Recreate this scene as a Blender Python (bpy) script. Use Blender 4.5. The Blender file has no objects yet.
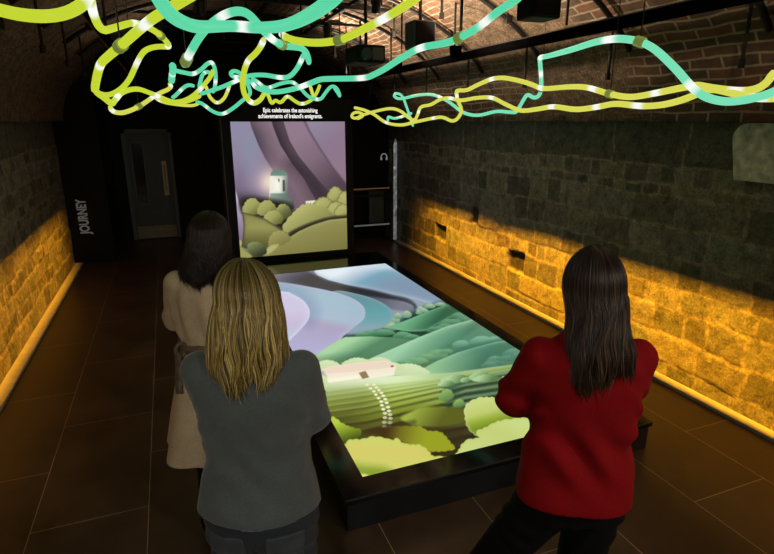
import bpy, bmesh, math, random
import numpy as np
from mathutils import Vector, Matrix
random.seed(7); RNG = np.random.default_rng(11)
C = bpy.context.scene.collection
scene = bpy.context.scene
R = math.radians

# ------------------------------------------------------------------ camera, world, light, exposure
H = 2.08
PITCH = math.atan(157/542); YAW = math.atan(223/math.hypot(542, 157))
cam_data = bpy.data.cameras.new('camera'); cam = bpy.data.objects.new('camera', cam_data); C.objects.link(cam)
cam.location = (0, 0, H); cam.rotation_euler = (math.pi/2-PITCH, 0, -YAW)
cam_data.sensor_width = 36; cam_data.lens = 542/774*36; cam_data.clip_start = 0.05; cam_data.clip_end = 60
scene.camera = cam
vs = scene.view_settings
vs.view_transform = 'Standard'; vs.look = 'None'; vs.gamma = 1; vs.use_curve_mapping = False
vs.exposure = 0.0
world = bpy.data.worlds.new('world'); scene.world = world; world.use_nodes = True
world.node_tree.nodes['Background'].inputs[0].default_value = (0.9, 1.0, 0.95, 1)
world.node_tree.nodes['Background'].inputs[1].default_value = 0.0

WALL_L, WALL_R, BACK, FRONT, SPRING = -1.46, 3.69, 10.6, -2.6, 2.07
MID = (WALL_L+WALL_R)/2; HALF = (WALL_R-WALL_L)/2; RISE = 1.5

def light(name, typ, loc, direction, energy, color, **kw):
    L = bpy.data.lights.new(name, typ); L.energy = energy; L.color = color
    for k, v in kw.items(): setattr(L, k, v)
    o = bpy.data.objects.new(name, L); C.objects.link(o)
    d = Vector(direction).normalized()
    z = -d; y = Vector((0, 1, 0)) if abs(d.y) < .9 else Vector((1, 0, 0)); x = y.cross(z).normalized(); y = z.cross(x)
    m = Matrix((x, y, z)).transposed().to_4x4(); m.translation = Vector(loc); o.matrix_world = m
    return o
AMBER = (1.0, 0.385, 0.010)
WASH_R = (2.62, 2.66); WASH_L = (-0.32, 2.66)
dR = Vector((WALL_R-.04-WASH_R[0], 0, 0.36-WASH_R[1])); dL = Vector((WALL_L+.04-WASH_L[0], 0, 0.36-WASH_L[1]))
light('wall_washer_light_right', 'AREA', (WASH_R[0], 3.6, WASH_R[1]), dR, 225, AMBER, shape='RECTANGLE', size=.0022, size_y=7.4, spread=R(50))
light('wall_washer_light_left', 'AREA', (WASH_L[0], 5.6, WASH_L[1]), dL, 75, (1.0, .38, .012), shape='RECTANGLE', size=.0022, size_y=5.4, spread=R(50))

# added fill lamps: one set brightens the vault, one lights from behind the viewpoint
VAULT_FILL = [(x, y) for y in (1.5, 4.1, 5.3, 7.1) for x in (.1, 2.2)]
for x, y in VAULT_FILL: light('vault_fill_lamp', 'SPOT', (x, y, 2.66), (.75 if x > 1 else -.3, 0, 1), 150 if x > 1 else 9, (1.0, .78, .56), spot_size=R(165), spot_blend=.8, shadow_soft_size=.04)
REAR_FILL = [(-.9, -1.3), (1.1, -1.7), (2.6, -1.2)]
REAR_AIM = [(-.1, 2.9, .6), (.55, 1.5, 1.1), (1.9, 1.6, .8)]
for p, a, e in zip(REAR_FILL, REAR_AIM, (106, 42, 80)): light('rear_fill_lamp', 'SPOT', (p[0], p[1], 2.75), (a[0]-p[0], a[1]-p[1], a[2]-2.75), e, (1.0, .9, .76), spot_size=R(75), spot_blend=.9, shadow_soft_size=.08)

# ------------------------------------------------------------------ helpers
def tag(o, label=None, cat=None, group=None, kind=None):
    if label: o['label'] = label
    if cat: o['category'] = cat
    if group: o['group'] = group
    if kind: o['kind'] = kind
    return o
def empty(name, loc, label, cat, group=None, rz=0):
    o = bpy.data.objects.new(name, None); o.empty_display_size = .1; o.location = loc; o.rotation_euler = (0, 0, rz)
    C.objects.link(o); return tag(o, label, cat, group)
def world_base(o):
    p = Vector(o.location); q = o.parent
    while q: p += Vector(q.location); q = q.parent
    return p
def link(name, me, mat, parent=None, base=None, smooth=False):
    """me is in world coordinates; its origin is moved to the base"""
    if smooth: me.polygons.foreach_set('use_smooth', [True]*len(me.polygons))
    o = bpy.data.objects.new(name, me); C.objects.link(o)
    if mat: me.materials.append(mat)
    if parent is not None:
        o.parent = parent; off = world_base(parent); me.transform(Matrix.Translation(-off))
    else:
        co = np.empty(len(me.vertices)*3); me.vertices.foreach_get('co', co); co = co.reshape(-1, 3)
        b = Vector(base) if base else Vector(((co[:, 0].min()+co[:, 0].max())/2, (co[:, 1].min()+co[:, 1].max())/2, co[:, 2].min()))
        me.transform(Matrix.Translation(-b)); o.location = b
    me.update(); return o
def mesh_from(verts, faces):
    me = bpy.data.meshes.new('m'); me.from_pydata([tuple(v) for v in verts], [], [tuple(f) for f in faces]); me.update(); return me
class MB:
    def __init__(s): s.v = []; s.f = []
    def add(s, v, f):
        n = len(s.v); s.v += [tuple(map(float, p)) for p in v]; s.f += [tuple(i+n for i in q) for q in f]; return s
    def box(s, x0, x1, y0, y1, z0, z1, bev=0.0):
        bm = bmesh.new(); bmesh.ops.create_cube(bm, size=1)
        for v in bm.verts: v.co = Vector(((x0+x1)/2+v.co.x*(x1-x0), (y0+y1)/2+v.co.y*(y1-y0), (z0+z1)/2+v.co.z*(z1-z0)))
        if bev: bmesh.ops.bevel(bm, geom=list(bm.edges), offset=bev, segments=2, profile=.5, affect='EDGES')
        bm.verts.index_update(); s.add([v.co for v in bm.verts], [[v.index for v in f.verts] for f in bm.faces]); bm.free(); return s
    def tube(s, pts, r, n=10, caps=True):
        P = np.array(pts, float); N = len(P); r = np.full(N, r) if np.isscalar(r) else np.array(r)
        T = np.gradient(P, axis=0); T /= np.linalg.norm(T, axis=1)[:, None]+1e-12
        up = np.array([0, 0, 1.]) if abs(T[0, 2]) < .9 else np.array([1., 0, 0])
        u = np.cross(T[0], up); u /= np.linalg.norm(u); V = []
        for i in range(N):
            u = u-T[i]*(u@T[i]); u /= np.linalg.norm(u)+1e-12; w = np.cross(T[i], u)
            for k in range(n):
                a = 2*math.pi*k/n; V.append(P[i]+r[i]*(math.cos(a)*u+math.sin(a)*w))
        F = [(i*n+k, i*n+(k+1) % n, (i+1)*n+(k+1) % n, (i+1)*n+k) for i in range(N-1) for k in range(n)]
        if caps: F += [tuple(range(n-1, -1, -1)), tuple((N-1)*n+k for k in range(n))]
        return s.add(V, F)
    def quadbox(s, a, b, up, w, h):
        """bar of section w x h from a to b, up = direction of h"""
        a = np.array(a, float); b = np.array(b, float); t = (b-a)/np.linalg.norm(b-a); up = np.array(up, float); up -= t*(up@t); up /= np.linalg.norm(up); x = np.cross(t, up)
        V = [p+x*sx*w/2+up*sz*h/2 for p in (a, b) for sx, sz in ((-1, -1), (1, -1), (1, 1), (-1, 1))]
        return s.add(V, [(3, 2, 1, 0), (4, 5, 6, 7), (0, 1, 5, 4), (1, 2, 6, 5), (2, 3, 7, 6), (3, 0, 4, 7)])
    def build(s, name, mat, parent=None, base=None, smooth=False): return link(name, mesh_from(s.v, s.f), mat, parent, base, smooth)
def struct(o): o['kind'] = 'structure'; return o

def srgb(*c):
    c = np.array(c, float)/255; return np.where(c <= .04045, c/12.92, ((c+.055)/1.055)**2.4)
class NT:
    def __init__(s, name):
        s.m = bpy.data.materials.new(name); s.m.use_nodes = True; s.t = s.m.node_tree; s.n = s.t.nodes; s.b = s.n['Principled BSDF']
    def new(s, typ, **kw):
        n = s.n.new(typ)
        for k, v in kw.items():
            if k.startswith('i_'): n.inputs[k[2:].replace('_', ' ')].default_value = v
            else: setattr(n, k, v)
        return n
    def ln(s, a, b): s.t.links.new(a, b)
    def noise(s, scale, detail=4, rough=.6, vec=None, dist=0):
        n = s.new('ShaderNodeTexNoise'); n.inputs['Scale'].default_value = scale; n.inputs['Detail'].default_value = detail; n.inputs['Roughness'].default_value = rough; n.inputs['Distortion'].default_value = dist
        if vec is None: vec = s.coord()
        s.ln(vec, n.inputs['Vector']); return n
    def coord(s, which='Object'):
        if not hasattr(s, '_tc'): s._tc = s.new('ShaderNodeTexCoord')
        return s._tc.outputs[which]
    def ramp(s, fac, stops):
        r = s.new('ShaderNodeValToRGB'); e = r.color_ramp.elements
        while len(e) < len(stops): e.new(.5)
        for i, (p, c) in enumerate(stops): e[i].position = p; e[i].color = (*c, 1) if len(c) == 3 else c
        s.ln(fac, r.inputs[0]); return r.outputs[0]
    def mix(s, a, b, fac, mode='MIX'):
        m = s.new('ShaderNodeMix', data_type='RGBA', blend_type=mode)
        for sock, v in ((m.inputs[6], a), (m.inputs[7], b), (m.inputs[0], fac)):
            if hasattr(v, 'is_linked'): s.ln(v, sock)
            elif np.isscalar(v): sock.default_value = v
            else: sock.default_value = (*v, 1)
        return m.outputs[2]
    def bump(s, height, strength=.3, dist=.01, prev=None):
        b = s.new('ShaderNodeBump'); b.inputs['Strength'].default_value = strength; b.inputs['Distance'].default_value = dist
        s.ln(height, b.inputs['Height'])
        if prev is not None: s.ln(prev, b.inputs['Normal'])
        return b.outputs[0]
    def set(s, color=None, rough=None, normal=None, spec=None, metal=None):
        for k, v in (('Base Color', color), ('Roughness', rough), ('Normal', normal), ('Specular IOR Level', spec), ('Metallic', metal)):
            if v is None: continue
            if hasattr(v, 'is_linked'): s.ln(v, s.b.inputs[k])
            elif np.isscalar(v): s.b.inputs[k].default_value = v
            else: s.b.inputs[k].default_value = (*v, 1)
        return s.m
def simple(name, col, rough=.6, var=.15, scale=30, spec=.5, metal=0, bump=0):
    t = NT(name); c = np.array(col); n = t.noise(scale)
    colr = t.ramp(n.outputs[0], [(.3, tuple(c*(1-var))), (.7, tuple(np.minimum(c*(1+var), 1)))])
    nm = t.bump(n.outputs[0], bump, .004) if bump else None
    return t.set(colr, rough, nm, spec, metal)
def attr_mat(name, rough=.5, spec=.5, var=.0, scale=60, bump=0, attr='col'):
    t = NT(name); a = t.new('ShaderNodeAttribute', attribute_name=attr); c = a.outputs['Color']
    nm = None
    if var or bump:
        n = t.noise(scale)
        if var: c = t.mix(c, t.ramp(n.outputs[0], [(.25, (1-var,)*3), (.75, (1, 1, 1))]), 1.0, 'MULTIPLY')
        if bump: nm = t.bump(n.outputs[0], bump, .004)
    return t.set(c, rough, nm, spec)
def glow_mat(name, strength=1.0, rough=.3, attr='col', spec=.2):
    t = NT(name); a = t.new('ShaderNodeAttribute', attribute_name=attr)
    t.b.inputs['Base Color'].default_value = (.004, .004, .004, 1); t.b.inputs['Roughness'].default_value = rough; t.b.inputs['Specular IOR Level'].default_value = spec
    t.ln(a.outputs['Color'], t.b.inputs['Emission Color']); t.b.inputs['Emission Strength'].default_value = strength
    return t.m
def set_colors(me, lin, name='col'):
    a = me.color_attributes.new(name, 'FLOAT_COLOR', 'POINT')
    d = np.ones((len(me.vertices), 4), np.float32); d[:, :3] = lin; a.data.foreach_set('color', d.ravel())
def grid_mesh(P):
    """P: (n, m, 3) array of points"""
    n, m = P.shape[:2]; me = bpy.data.meshes.new('grid'); idx = np.arange(n*m).reshape(n, m)
    q = np.stack([idx[:-1, :-1], idx[1:, :-1], idx[1:, 1:], idx[:-1, 1:]], -1).reshape(-1, 4)
    me.vertices.add(n*m); me.vertices.foreach_set('co', P.reshape(-1).astype(np.float32))
    me.loops.add(q.size); me.polygons.add(len(q)); me.loops.foreach_set('vertex_index', q.ravel())
    me.polygons.foreach_set('loop_start', np.arange(0, q.size, 4)); me.update(calc_edges=True); me.validate(); return me

# camera-ray helpers: turn a direction seen from the viewpoint plus a distance into a place in the hall
FW = np.array([math.sin(YAW)*math.cos(PITCH), math.cos(YAW)*math.cos(PITCH), -math.sin(PITCH)])
RT = np.array([math.cos(YAW), -math.sin(YAW), 0]); UP = np.cross(RT, FW); CAM = np.array([0, 0, H])
def at(u, v, depth): return CAM+depth*(FW+RT*(u-387)/542+UP*(277-v)/542)
def project(P):
    q = P-CAM; d = q@FW; return 387+542*(q@RT)/d, 277-542*(q@UP)/d

def vnoise(x, y, seed=0, octaves=4):
    """value noise on arrays"""
    out = np.zeros_like(x, float); amp = 1; tot = 0
    for o in range(octaves):
        xi = np.floor(x).astype(int); yi = np.floor(y).astype(int); fx = x-xi; fy = y-yi; fx = fx*fx*(3-2*fx); fy = fy*fy*(3-2*fy)
        def h(a, b):
            n = (a*374761393+b*668265263+(seed+o*17)*982451653) & 0x7fffffff; n = ((n ^ (n >> 13))*1274126177) & 0x7fffffff
            return ((n ^ (n >> 16)) & 0xffff)/65535.
        out += amp*((h(xi, yi)*(1-fx)+h(xi+1, yi)*fx)*(1-fy)+(h(xi, yi+1)*(1-fx)+h(xi+1, yi+1)*fx)*fy); tot += amp
        x = x*2.03+5.1; y = y*2.03+3.7; amp *= .5
    return out/tot

# ------------------------------------------------------------------ materials
M = {}
M['black'] = simple('black_paint', (.0028, .003, .0032), .6, .2, 8, spec=.2)
M['gloss'] = simple('black_gloss_panel', (.005, .006, .007), .16, .2, 5, spec=.5)
M['table'] = simple('table_black_lacquer', (.004, .005, .006), .1, .2, 5, spec=.4)
M['steel'] = simple('dark_painted_steel', (.008, .0075, .007), .5, .3, 20, spec=.3)
M['grey_metal'] = simple('grey_powder_coat', (.09, .1, .1), .5, .1, 20)
M['cable'] = simple('cable_black', (.01, .01, .01), .6)
M['brushed'] = simple('brushed_metal', (.5, .47, .4), .35, .1, 60, metal=1)
M['cream'] = simple('cream_stone_kerb', (.36, .37, .36), .7, .12, 14, bump=.2)
M['door'] = simple('door_dark_paint', (.05, .07, .078), .5, .15, 12)
M['doorframe'] = simple('door_frame_paint', (.10, .125, .13), .5, .15, 12)
M['glow'] = glow_mat('screen_glow')
M['tube'] = glow_mat('neon_tube_glow', 1.0, .4)

# floor: big dark tiles with fine pale joints
t = NT('floor_tiles')
mp = t.new('ShaderNodeMapping'); t.ln(t.coord(), mp.inputs[0]); mp.inputs['Rotation'].default_value = (0, 0, math.pi/2)
FX, FY = .275, 3.425
br = t.new('ShaderNodeTexBrick', offset=.5, offset_frequency=2, squash=1); t.ln(mp.outputs[0], br.inputs['Vector'])
for k, v in (('Scale', 1), ('Mortar Size', .0022), ('Mortar Smooth', .3), ('Bias', 0), ('Brick Width', 1.1), ('Row Height', .575)): br.inputs[k].default_value = v
br.inputs['Color1'].default_value = (.075, .049, .032, 1); br.inputs['Color2'].default_value = (.095, .063, .040, 1); br.inputs['Mortar'].default_value = (.45, .37, .28, 1)
n1 = t.noise(2.2, 6, .65); n2 = t.noise(40, 3)
c = t.mix(br.outputs[0], t.ramp(n1.outputs[0], [(.3, (.6, .55, .5)), (.7, (1.25, 1.15, 1.05))]), 1, 'MULTIPLY')
rg = t.ramp(n1.outputs[0], [(.3, (.30,)*3), (.7, (.46,)*3)])
M['floor'] = t.set(c, rg, t.bump(n2.outputs[0], .06, .003), .4)

# stone wall: tint per stone is stored in the mesh, grain comes from noise
t = NT('stone_wall'); a = t.new('ShaderNodeAttribute', attribute_name='col'); n1 = t.noise(11, 9, .75); n2 = t.noise(55, 7, .75); n3 = t.noise(3, 4)
c = t.mix(a.outputs['Color'], t.ramp(n1.outputs[0], [(.3, (.32, .30, .27)), (.5, (.9, .9, .86)), (.6, (1.1, 1.1, 1.05)), (.72, (1.6, 1.55, 1.45))]), 1, 'MULTIPLY')
c = t.mix(c, t.ramp(n2.outputs[0], [(.32, (.5, .48, .45)), (.68, (1.3, 1.3, 1.3))]), .9, 'MULTIPLY')
M['stone'] = t.set(c, .85, t.bump(n2.outputs[0], .7, .012, t.bump(n1.outputs[0], .9, .03)), .25)

# vault: old brick with patches of rough render
t = NT('vault_brick'); uv = t.coord('UV')
br = t.new('ShaderNodeTexBrick', offset=.5); 
wob = t.noise(3.0, 3, .5, uv); wv = t.new('ShaderNodeVectorMath', operation='MULTIPLY_ADD'); t.ln(wob.outputs['Color'], wv.inputs[0]); wv.inputs[1].default_value = (.05, .05, 0); t.ln(uv, wv.inputs[2])
t.ln(wv.outputs[0], br.inputs['Vector'])
for k, v in (('Scale', 1), ('Mortar Size', .011), ('Mortar Smooth', .4), ('Bias', -.2), ('Brick Width', .25), ('Row Height', .085)): br.inputs[k].default_value = v
br.inputs['Color1'].default_value = (.085, .062, .046, 1); br.inputs['Color2'].default_value = (.19, .085, .052, 1); br.inputs['Mortar'].default_value = (.30, .26, .20, 1)
n1 = t.noise(5, 8, .75, uv); n2 = t.noise(45, 5, .7, uv); big = t.noise(.75, 3, .5, uv)
c = t.mix(br.outputs[0], t.ramp(n1.outputs[0], [(.25, (.4, .38, .36)), (.75, (1.35, 1.3, 1.2))]), 1, 'MULTIPLY')
n4 = t.noise(9, 8, .8, uv); rub = t.mix(t.ramp(n2.outputs[0], [(.3, (.05, .035, .024)), (.5, (.155, .108, .07)), (.72, (.30, .22, .145))]), t.ramp(n4.outputs[0], [(.35, (.25, .22, .2)), (.55, (1, 1, 1)), (.7, (1.7, 1.6, 1.5))]), 1, 'MULTIPLY')
sx = t.new('ShaderNodeSeparateXYZ'); t.ln(t.coord('Object'), sx.inputs[0])
msk = t.new('ShaderNodeMath', operation='MULTIPLY_ADD'); t.ln(big.outputs[0], msk.inputs[0]); msk.inputs[1].default_value = 1.0; 
ym = t.new('ShaderNodeMapRange'); t.ln(sx.outputs['Y'], ym.inputs[0]); ym.inputs[1].default_value = .1; ym.inputs[2].default_value = 1.1; ym.inputs[3].default_value = -.3; ym.inputs[4].default_value = .10
xm = t.new('ShaderNodeMapRange'); t.ln(sx.outputs['X'], xm.inputs[0]); xm.inputs[1].default_value = -.4; xm.inputs[2].default_value = .5; xm.inputs[3].default_value = .5; xm.inputs[4].default_value = 0
ad = t.new('ShaderNodeMath', operation='ADD'); t.ln(ym.outputs[0], ad.inputs[0]); t.ln(xm.outputs[0], ad.inputs[1]); t.ln(ad.outputs[0], msk.inputs[2])
fac = t.ramp(msk.outputs[0], [(.52, (0, 0, 0)), (.66, (.92, .92, .92))])
c = t.mix(c, rub, fac)
hb = t.mix(br.outputs['Fac'], n2.outputs[0], fac)
inv = t.new('ShaderNodeMath', operation='SUBTRACT'); inv.inputs[0].default_value = 1; t.ln(br.outputs['Fac'], inv.inputs[1])
M['vault'] = t.set(c, .9, t.bump(n2.outputs[0], .8, .012, t.bump(inv.outputs[0], .5, .012)), .2)

# ------------------------------------------------------------------ the hall
fl = struct(MB().box(WALL_L-.3, WALL_R+.3, FRONT, BACK+.3, -.1, 0).build('floor', M['floor'], base=(FX, FY, 0)))

def ell(th): return MID-HALF*math.cos(th), SPRING+RISE*math.sin(th)
nth, ny = 90, 140
ths = np.linspace(0, math.pi, nth); ys = np.linspace(FRONT, BACK, ny)
P = np.zeros((nth, ny, 3)); arc = np.zeros(nth)
for i, th in enumerate(ths):
    x, z = ell(th); P[i, :, 0] = x; P[i, :, 1] = ys; P[i, :, 2] = z
    if i: arc[i] = arc[i-1]+math.hypot(x-P[i-1, 0, 0], z-P[i-1, 0, 2])
bumps = (vnoise(arc[:, None]*4+0*ys[None], ys[None]*4+0*arc[:, None], 3)-.5)*.05
P[:, :, 2] += bumps*np.sin(ths)[:, None]; P[:, :, 0] += bumps*np.cos(ths)[:, None]*.5
me = grid_mesh(P); uvl = me.uv_layers.new(name='UVMap'); li = np.empty(len(me.loops), int); me.loops.foreach_get('vertex_index', li)
uvd = np.stack([np.broadcast_to(ys[None], (nth, ny)).ravel()[li], np.broadcast_to(arc[:, None], (nth, ny)).ravel()[li]], -1); uvl.data.foreach_set('uv', uvd.astype(np.float32).ravel())
ce = struct(link('ceiling', me, M['vault'], base=(MID, 2.6, SPRING), smooth=True))
so = ce.modifiers.new('thickness', 'SOLIDIFY'); so.thickness = .15; so.offset = -1

def stone_wall(name, X, sgn, seed):
    """grid wall of dressed and rubble stones, sgn = direction of the inner face"""
    rs = np.random.default_rng(seed); step = .0165
    yy = np.arange(.6, 9.4, step); zz = np.arange(-.02, SPRING+.02, step)
    Y, Z = np.meshgrid(yy, zz, indexing='ij'); D = np.zeros_like(Y); col = np.zeros(Y.shape+(3,))
    Yw = Y+(vnoise(Y*6, Z*6, seed)-.5)*.07; Zw = Z+(vnoise(Y*5, Z*5, seed+5)-.5)*.05+(vnoise(Y*.7, Z*.1, seed+9)-.5)*.08
    mort = np.array([.40, .375, .30])
    z0 = -.1; courses = []
    while z0 < 1.70:
        h = rs.choice([.09, .12, .14, .17, .21, .24]); courses.append((z0, min(z0+h, 1.72), False)); z0 += h
    courses[-1] = (courses[-1][0], 1.72, False); courses.append((1.72, 2.2, True))
    for a, b, top in courses:
        y0 = .2+rs.random()*.3
        while y0 < 9.5:
            w = rs.uniform(.55, 1.2) if top else rs.uniform(.8, 2.0)*max(b-a, .12)
            m = (Yw > y0-.03) & (Yw < y0+w+.03) & (Zw > a-.03) & (Zw < b+.03)
            if m.any():
                d = np.minimum(np.minimum(Yw[m]-y0, y0+w-Yw[m]), np.minimum(Zw[m]-a, b-Zw[m]))
                gap = .006 if top else .011
                k = np.clip((d-gap*.3)/(gap*1.2), 0, 1); k = k*k*(3-2*k)
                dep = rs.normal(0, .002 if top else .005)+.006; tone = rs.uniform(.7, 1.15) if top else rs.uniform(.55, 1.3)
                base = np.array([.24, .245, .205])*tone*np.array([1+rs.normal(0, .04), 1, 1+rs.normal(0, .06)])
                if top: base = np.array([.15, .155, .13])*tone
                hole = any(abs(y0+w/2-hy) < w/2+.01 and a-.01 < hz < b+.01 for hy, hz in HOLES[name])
                if hole: dep = -.05; base = base*.3  # shade of the recess also put into the stone colour
                rough = (vnoise(Y[m]*22, Z[m]*22, seed+3)-.5)*(.005 if top else .012)
                cur = D[m]; D[m] = np.where(k > 0, k*(dep+rough), cur)
                col[m] = np.where(k[:, None] > 0, mort*(1-k[:, None])+base*k[:, None], col[m])
            y0 += w
    un = col.sum(-1) == 0; col[un] = mort*.8
    P = np.stack([np.full_like(Y, X)+sgn*D, Y, Z], -1)
    if sgn > 0: P = P[:, ::-1]; col = col[:, ::-1]
    me = grid_mesh(P); set_colors(me, col.reshape(-1, 3)); 
    return struct(link(name, me, M['stone'], smooth=True))
HOLES = {'wall_right': [(5.07, .37), (7.04, .48), (6.2, .95)], 'wall_left': []}
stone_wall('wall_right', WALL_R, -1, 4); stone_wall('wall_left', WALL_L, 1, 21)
# rough masonry behind the facing stones, closing the hall at both ends
struct(MB().box(WALL_R+.06, WALL_R+.3, FRONT, BACK, 0, SPRING+.1).build('wall_right', M['stone']))
struct(MB().box(WALL_L-.3, WALL_L-.06, FRONT, BACK, 0, SPRING+.1).build('wall_left', M['stone']))
struct(MB().box(WALL_L-.3, WALL_R+.3, BACK, BACK+.25, 0, 3.5).build('wall_back', M['black']))
struct(MB().box(WALL_L-.3, WALL_R+.3, FRONT-.25, FRONT, 0, 3.5).build('wall_front', M['black']))
# pale kerbs at the foot of both walls
struct(MB().box(WALL_R-.115, WALL_R-.012, .6, 8.7, 0, .028, .004).build('baseboard_right', M['cream']))
struct(MB().box(WALL_L+.012, WALL_L+.115, .6, 9.0, 0, .028, .004).build('baseboard_left', M['cream']))
# smooth grey stone block let into the right wall
bm = MB(); r = .1; pts = [(2.68-1.6, 1.68), (2.66, 1.68)]
for k in range(9):
    a = k/8*math.pi/2; pts.append((2.72-r+r*math.cos(a), 2.06-r+r*math.sin(a)))
pts += [(2.68-1.6, 2.06)]
n = len(pts); V = [(WALL_R-.045, y, z) for y, z in pts]+[(WALL_R+.05, y, z) for y, z in pts]
bm.add(V, [tuple(range(n)), tuple(range(2*n-1, n-1, -1))]+[((i+1) % n, i, i+n, (i+1) % n+n) for i in range(n)])
M['pale_stone'] = simple('pale_grey_stone', (.52, .56, .48), .85, .45, 16, bump=.6)
struct(bm.build('trim_1', M['pale_stone']))

# ------------------------------------------------------------------ back of the hall
dr = struct(bpy.data.objects.new('door_1', None)); C.objects.link(dr); dr.location = (-.42, BACK, 0); dr.empty_display_size = .1
D0, D1, DT = -.655, .03, 1.87
b = MB(); b.box(D0-.06, D0, BACK-.06, BACK+.02, 0, DT+.06); b.box(D1, D1+.05, BACK-.06, BACK+.02, 0, DT+.06); b.box(D0-.06, D1+.05, BACK-.06, BACK+.02, DT, DT+.06)
b.build('door_frame', M['doorframe'], dr)
leaf = MB().box(D0, D1, BACK-.045, BACK+.0, .01, DT, .004).build('door_leaf', M['door'], dr)
b = MB(); V0, V1, Z0, Z1 = D0+.06, D0+.27, .62, 1.72
for x0, x1, z0, z1 in ((V0, V0+.02, Z0, Z1), (V1-.02, V1, Z0, Z1), (V0, V1, Z1-.02, Z1), (V0, V1, Z0, Z0+.02)): b.box(x0, x1, BACK-.055, BACK-.04, z0, z1)
b.build('glazing_bead', M['doorframe'], leaf)
MB().box(V0+.02, V1-.02, BACK-.05, BACK-.04, Z0+.02, Z1-.02).build('vision_panel', M['gloss'], leaf)
MB().box(D0+.02, D1-.02, BACK-.052, BACK-.04, .02, .24).build('kick_plate', simple('kick_plate_metal', (.22, .2, .13), .5, .2, 20, metal=.3), leaf)
b = MB(); b.box(D1-.15, D1-.075, BACK-.052, BACK-.04, .78, 1.38); b.tube([(D1-.112, BACK-.05, .85), (D1-.112, BACK-.10, .87), (D1-.112, BACK-.10, 1.3), (D1-.112, BACK-.05, 1.32)], .012, 8)
b.build('push_handle', simple('handle_bronze', (.55, .4, .27), .4, .1, 20, metal=.2), leaf)

def text_mesh(body, size, M4, extrude=.001, bold=0.0, align='CENTER', space=1.0, sx=1.0):
    cu = bpy.data.curves.new('lettering', 'FONT'); cu.body = body; cu.size = size; cu.extrude = extrude; cu.offset = bold; cu.align_x = align; cu.space_line = space
    o = bpy.data.objects.new('lettering', cu); C.objects.link(o); dg = bpy.context.evaluated_depsgraph_get(); dg.update()
    me = bpy.data.meshes.new_from_object(o.evaluated_get(dg)); bpy.data.objects.remove(o); bpy.data.curves.remove(cu)
    me.transform(Matrix.Diagonal((sx, 1, 1, 1))); me.transform(M4); me.materials.clear(); return me
def basis(o, x, y): 
    x = Vector(x).normalized(); y = Vector(y).normalized(); z = x.cross(y); m = Matrix((x, y, z)).transposed().to_4x4(); m.translation = Vector(o); return m
def lit(name, col, s=1.0):
    t = NT(name); t.b.inputs['Base Color'].default_value = (*col, 1); t.b.inputs['Emission Color'].default_value = (*col, 1); t.b.inputs['Emission Strength'].default_value = s; return t.m
M['grey_print'] = simple('grey_print', (.5, .5, .48), .6, .3, 80)

pp = empty('partition_panel', (-1.2, 9.1, 0), 'tall black panel with upright JOURNEY lettering at the end of the left wall', 'panel')
MB().box(-1.56, -.9, 9.02, 9.2, 0, 2.6, .005).build('panel_board', M['black'], pp)
tm = text_mesh('JOURNEY', .175, basis((-1.2, 9.015, .455), (0, 0, 1), (-1, 0, 0)), bold=.006, align='LEFT', sx=.68)
link('lettering', tm, lit('pale_lettering', (.12, .12, .115), .45), pp)

hp = empty('black_sign_panel', (3.3, 9.24, 0), 'black panel with a small headphones symbol behind the glass rail', 'sign')
MB().box(2.9, 3.66, 9.2, 9.28, 0, 2.5, .004).build('panel_board', M['black'], hp)
b = MB(); ic = np.array([3.575, 9.195, 1.45]); ring = [(ic[0]+.055*math.cos(a), 9.192, ic[2]+.055*math.sin(a)) for a in np.linspace(-.3, math.pi+.3, 18)]
b.tube(ring, .009, 6); b.box(ic[0]-.066, ic[0]-.036, 9.185, 9.2, ic[2]-.055, ic[2]-.005, .004); b.box(ic[0]+.036, ic[0]+.066, 9.185, 9.2, ic[2]-.055, ic[2]-.005, .004)
b.build('headphones_symbol', lit('symbol_white', (.16, .17, .18), 1.0), hp)

cn = empty('display_counter', (3.0, 8.95, 0), 'dark two-tier display counter with metal edges at the far end of the right wall', 'display counter')
b = MB(); b.box(2.45, 3.56, 8.9, 9.18, .9, .94, .004); b.build('top_shelf', M['gloss'], cn)
MB().box(2.45, 3.56, 8.885, 8.9, .93, .945).build('shelf_edge', lit('emissive_orange_edge', (.09, .045, .016), 1), cn)  # orange light on the edge put in as emission
MB().box(2.45, 3.56, 8.885, 8.9, .79, .83).build('under_rail', M['steel'], cn)
MB().box(2.45, 3.56, 8.9, 9.18, .28, .315, .004).build('lower_shelf', M['gloss'], cn)
MB().box(2.45, 3.56, 8.885, 8.9, .285, .31).build('shelf_edge', lit('emissive_grey_edge', (.075, .082, .08), 1), cn)  # edge brightness set by faint emission, no lamp in it
MB().box(3.22, 3.54, 9.0, 9.03, .315, .9).build('back_screen', simple('dim_teal_panel', (.05, .075, .075), .6, .2, 3), cn)
for x in (2.47, 3.50): MB().box(x, x+.05, 8.92, 9.16, 0, .9, .004).build('leg', M['steel'], cn)
for i, s in enumerate(('Stories', 'of emigrants')): pass
gp = empty('glass_post', (3.615, 8.76, 0), 'tall narrow glass post with frosted sparkling edge beside the kerb', 'post')
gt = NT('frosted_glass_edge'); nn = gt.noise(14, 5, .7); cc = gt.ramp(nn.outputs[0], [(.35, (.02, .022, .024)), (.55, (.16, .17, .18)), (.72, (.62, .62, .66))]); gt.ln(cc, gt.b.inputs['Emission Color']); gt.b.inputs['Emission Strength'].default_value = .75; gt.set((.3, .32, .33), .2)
MB().box(3.585, 3.645, 8.75, 8.77, .03, 1.68, .002).build('glass_blade', gt.m, gp)
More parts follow.
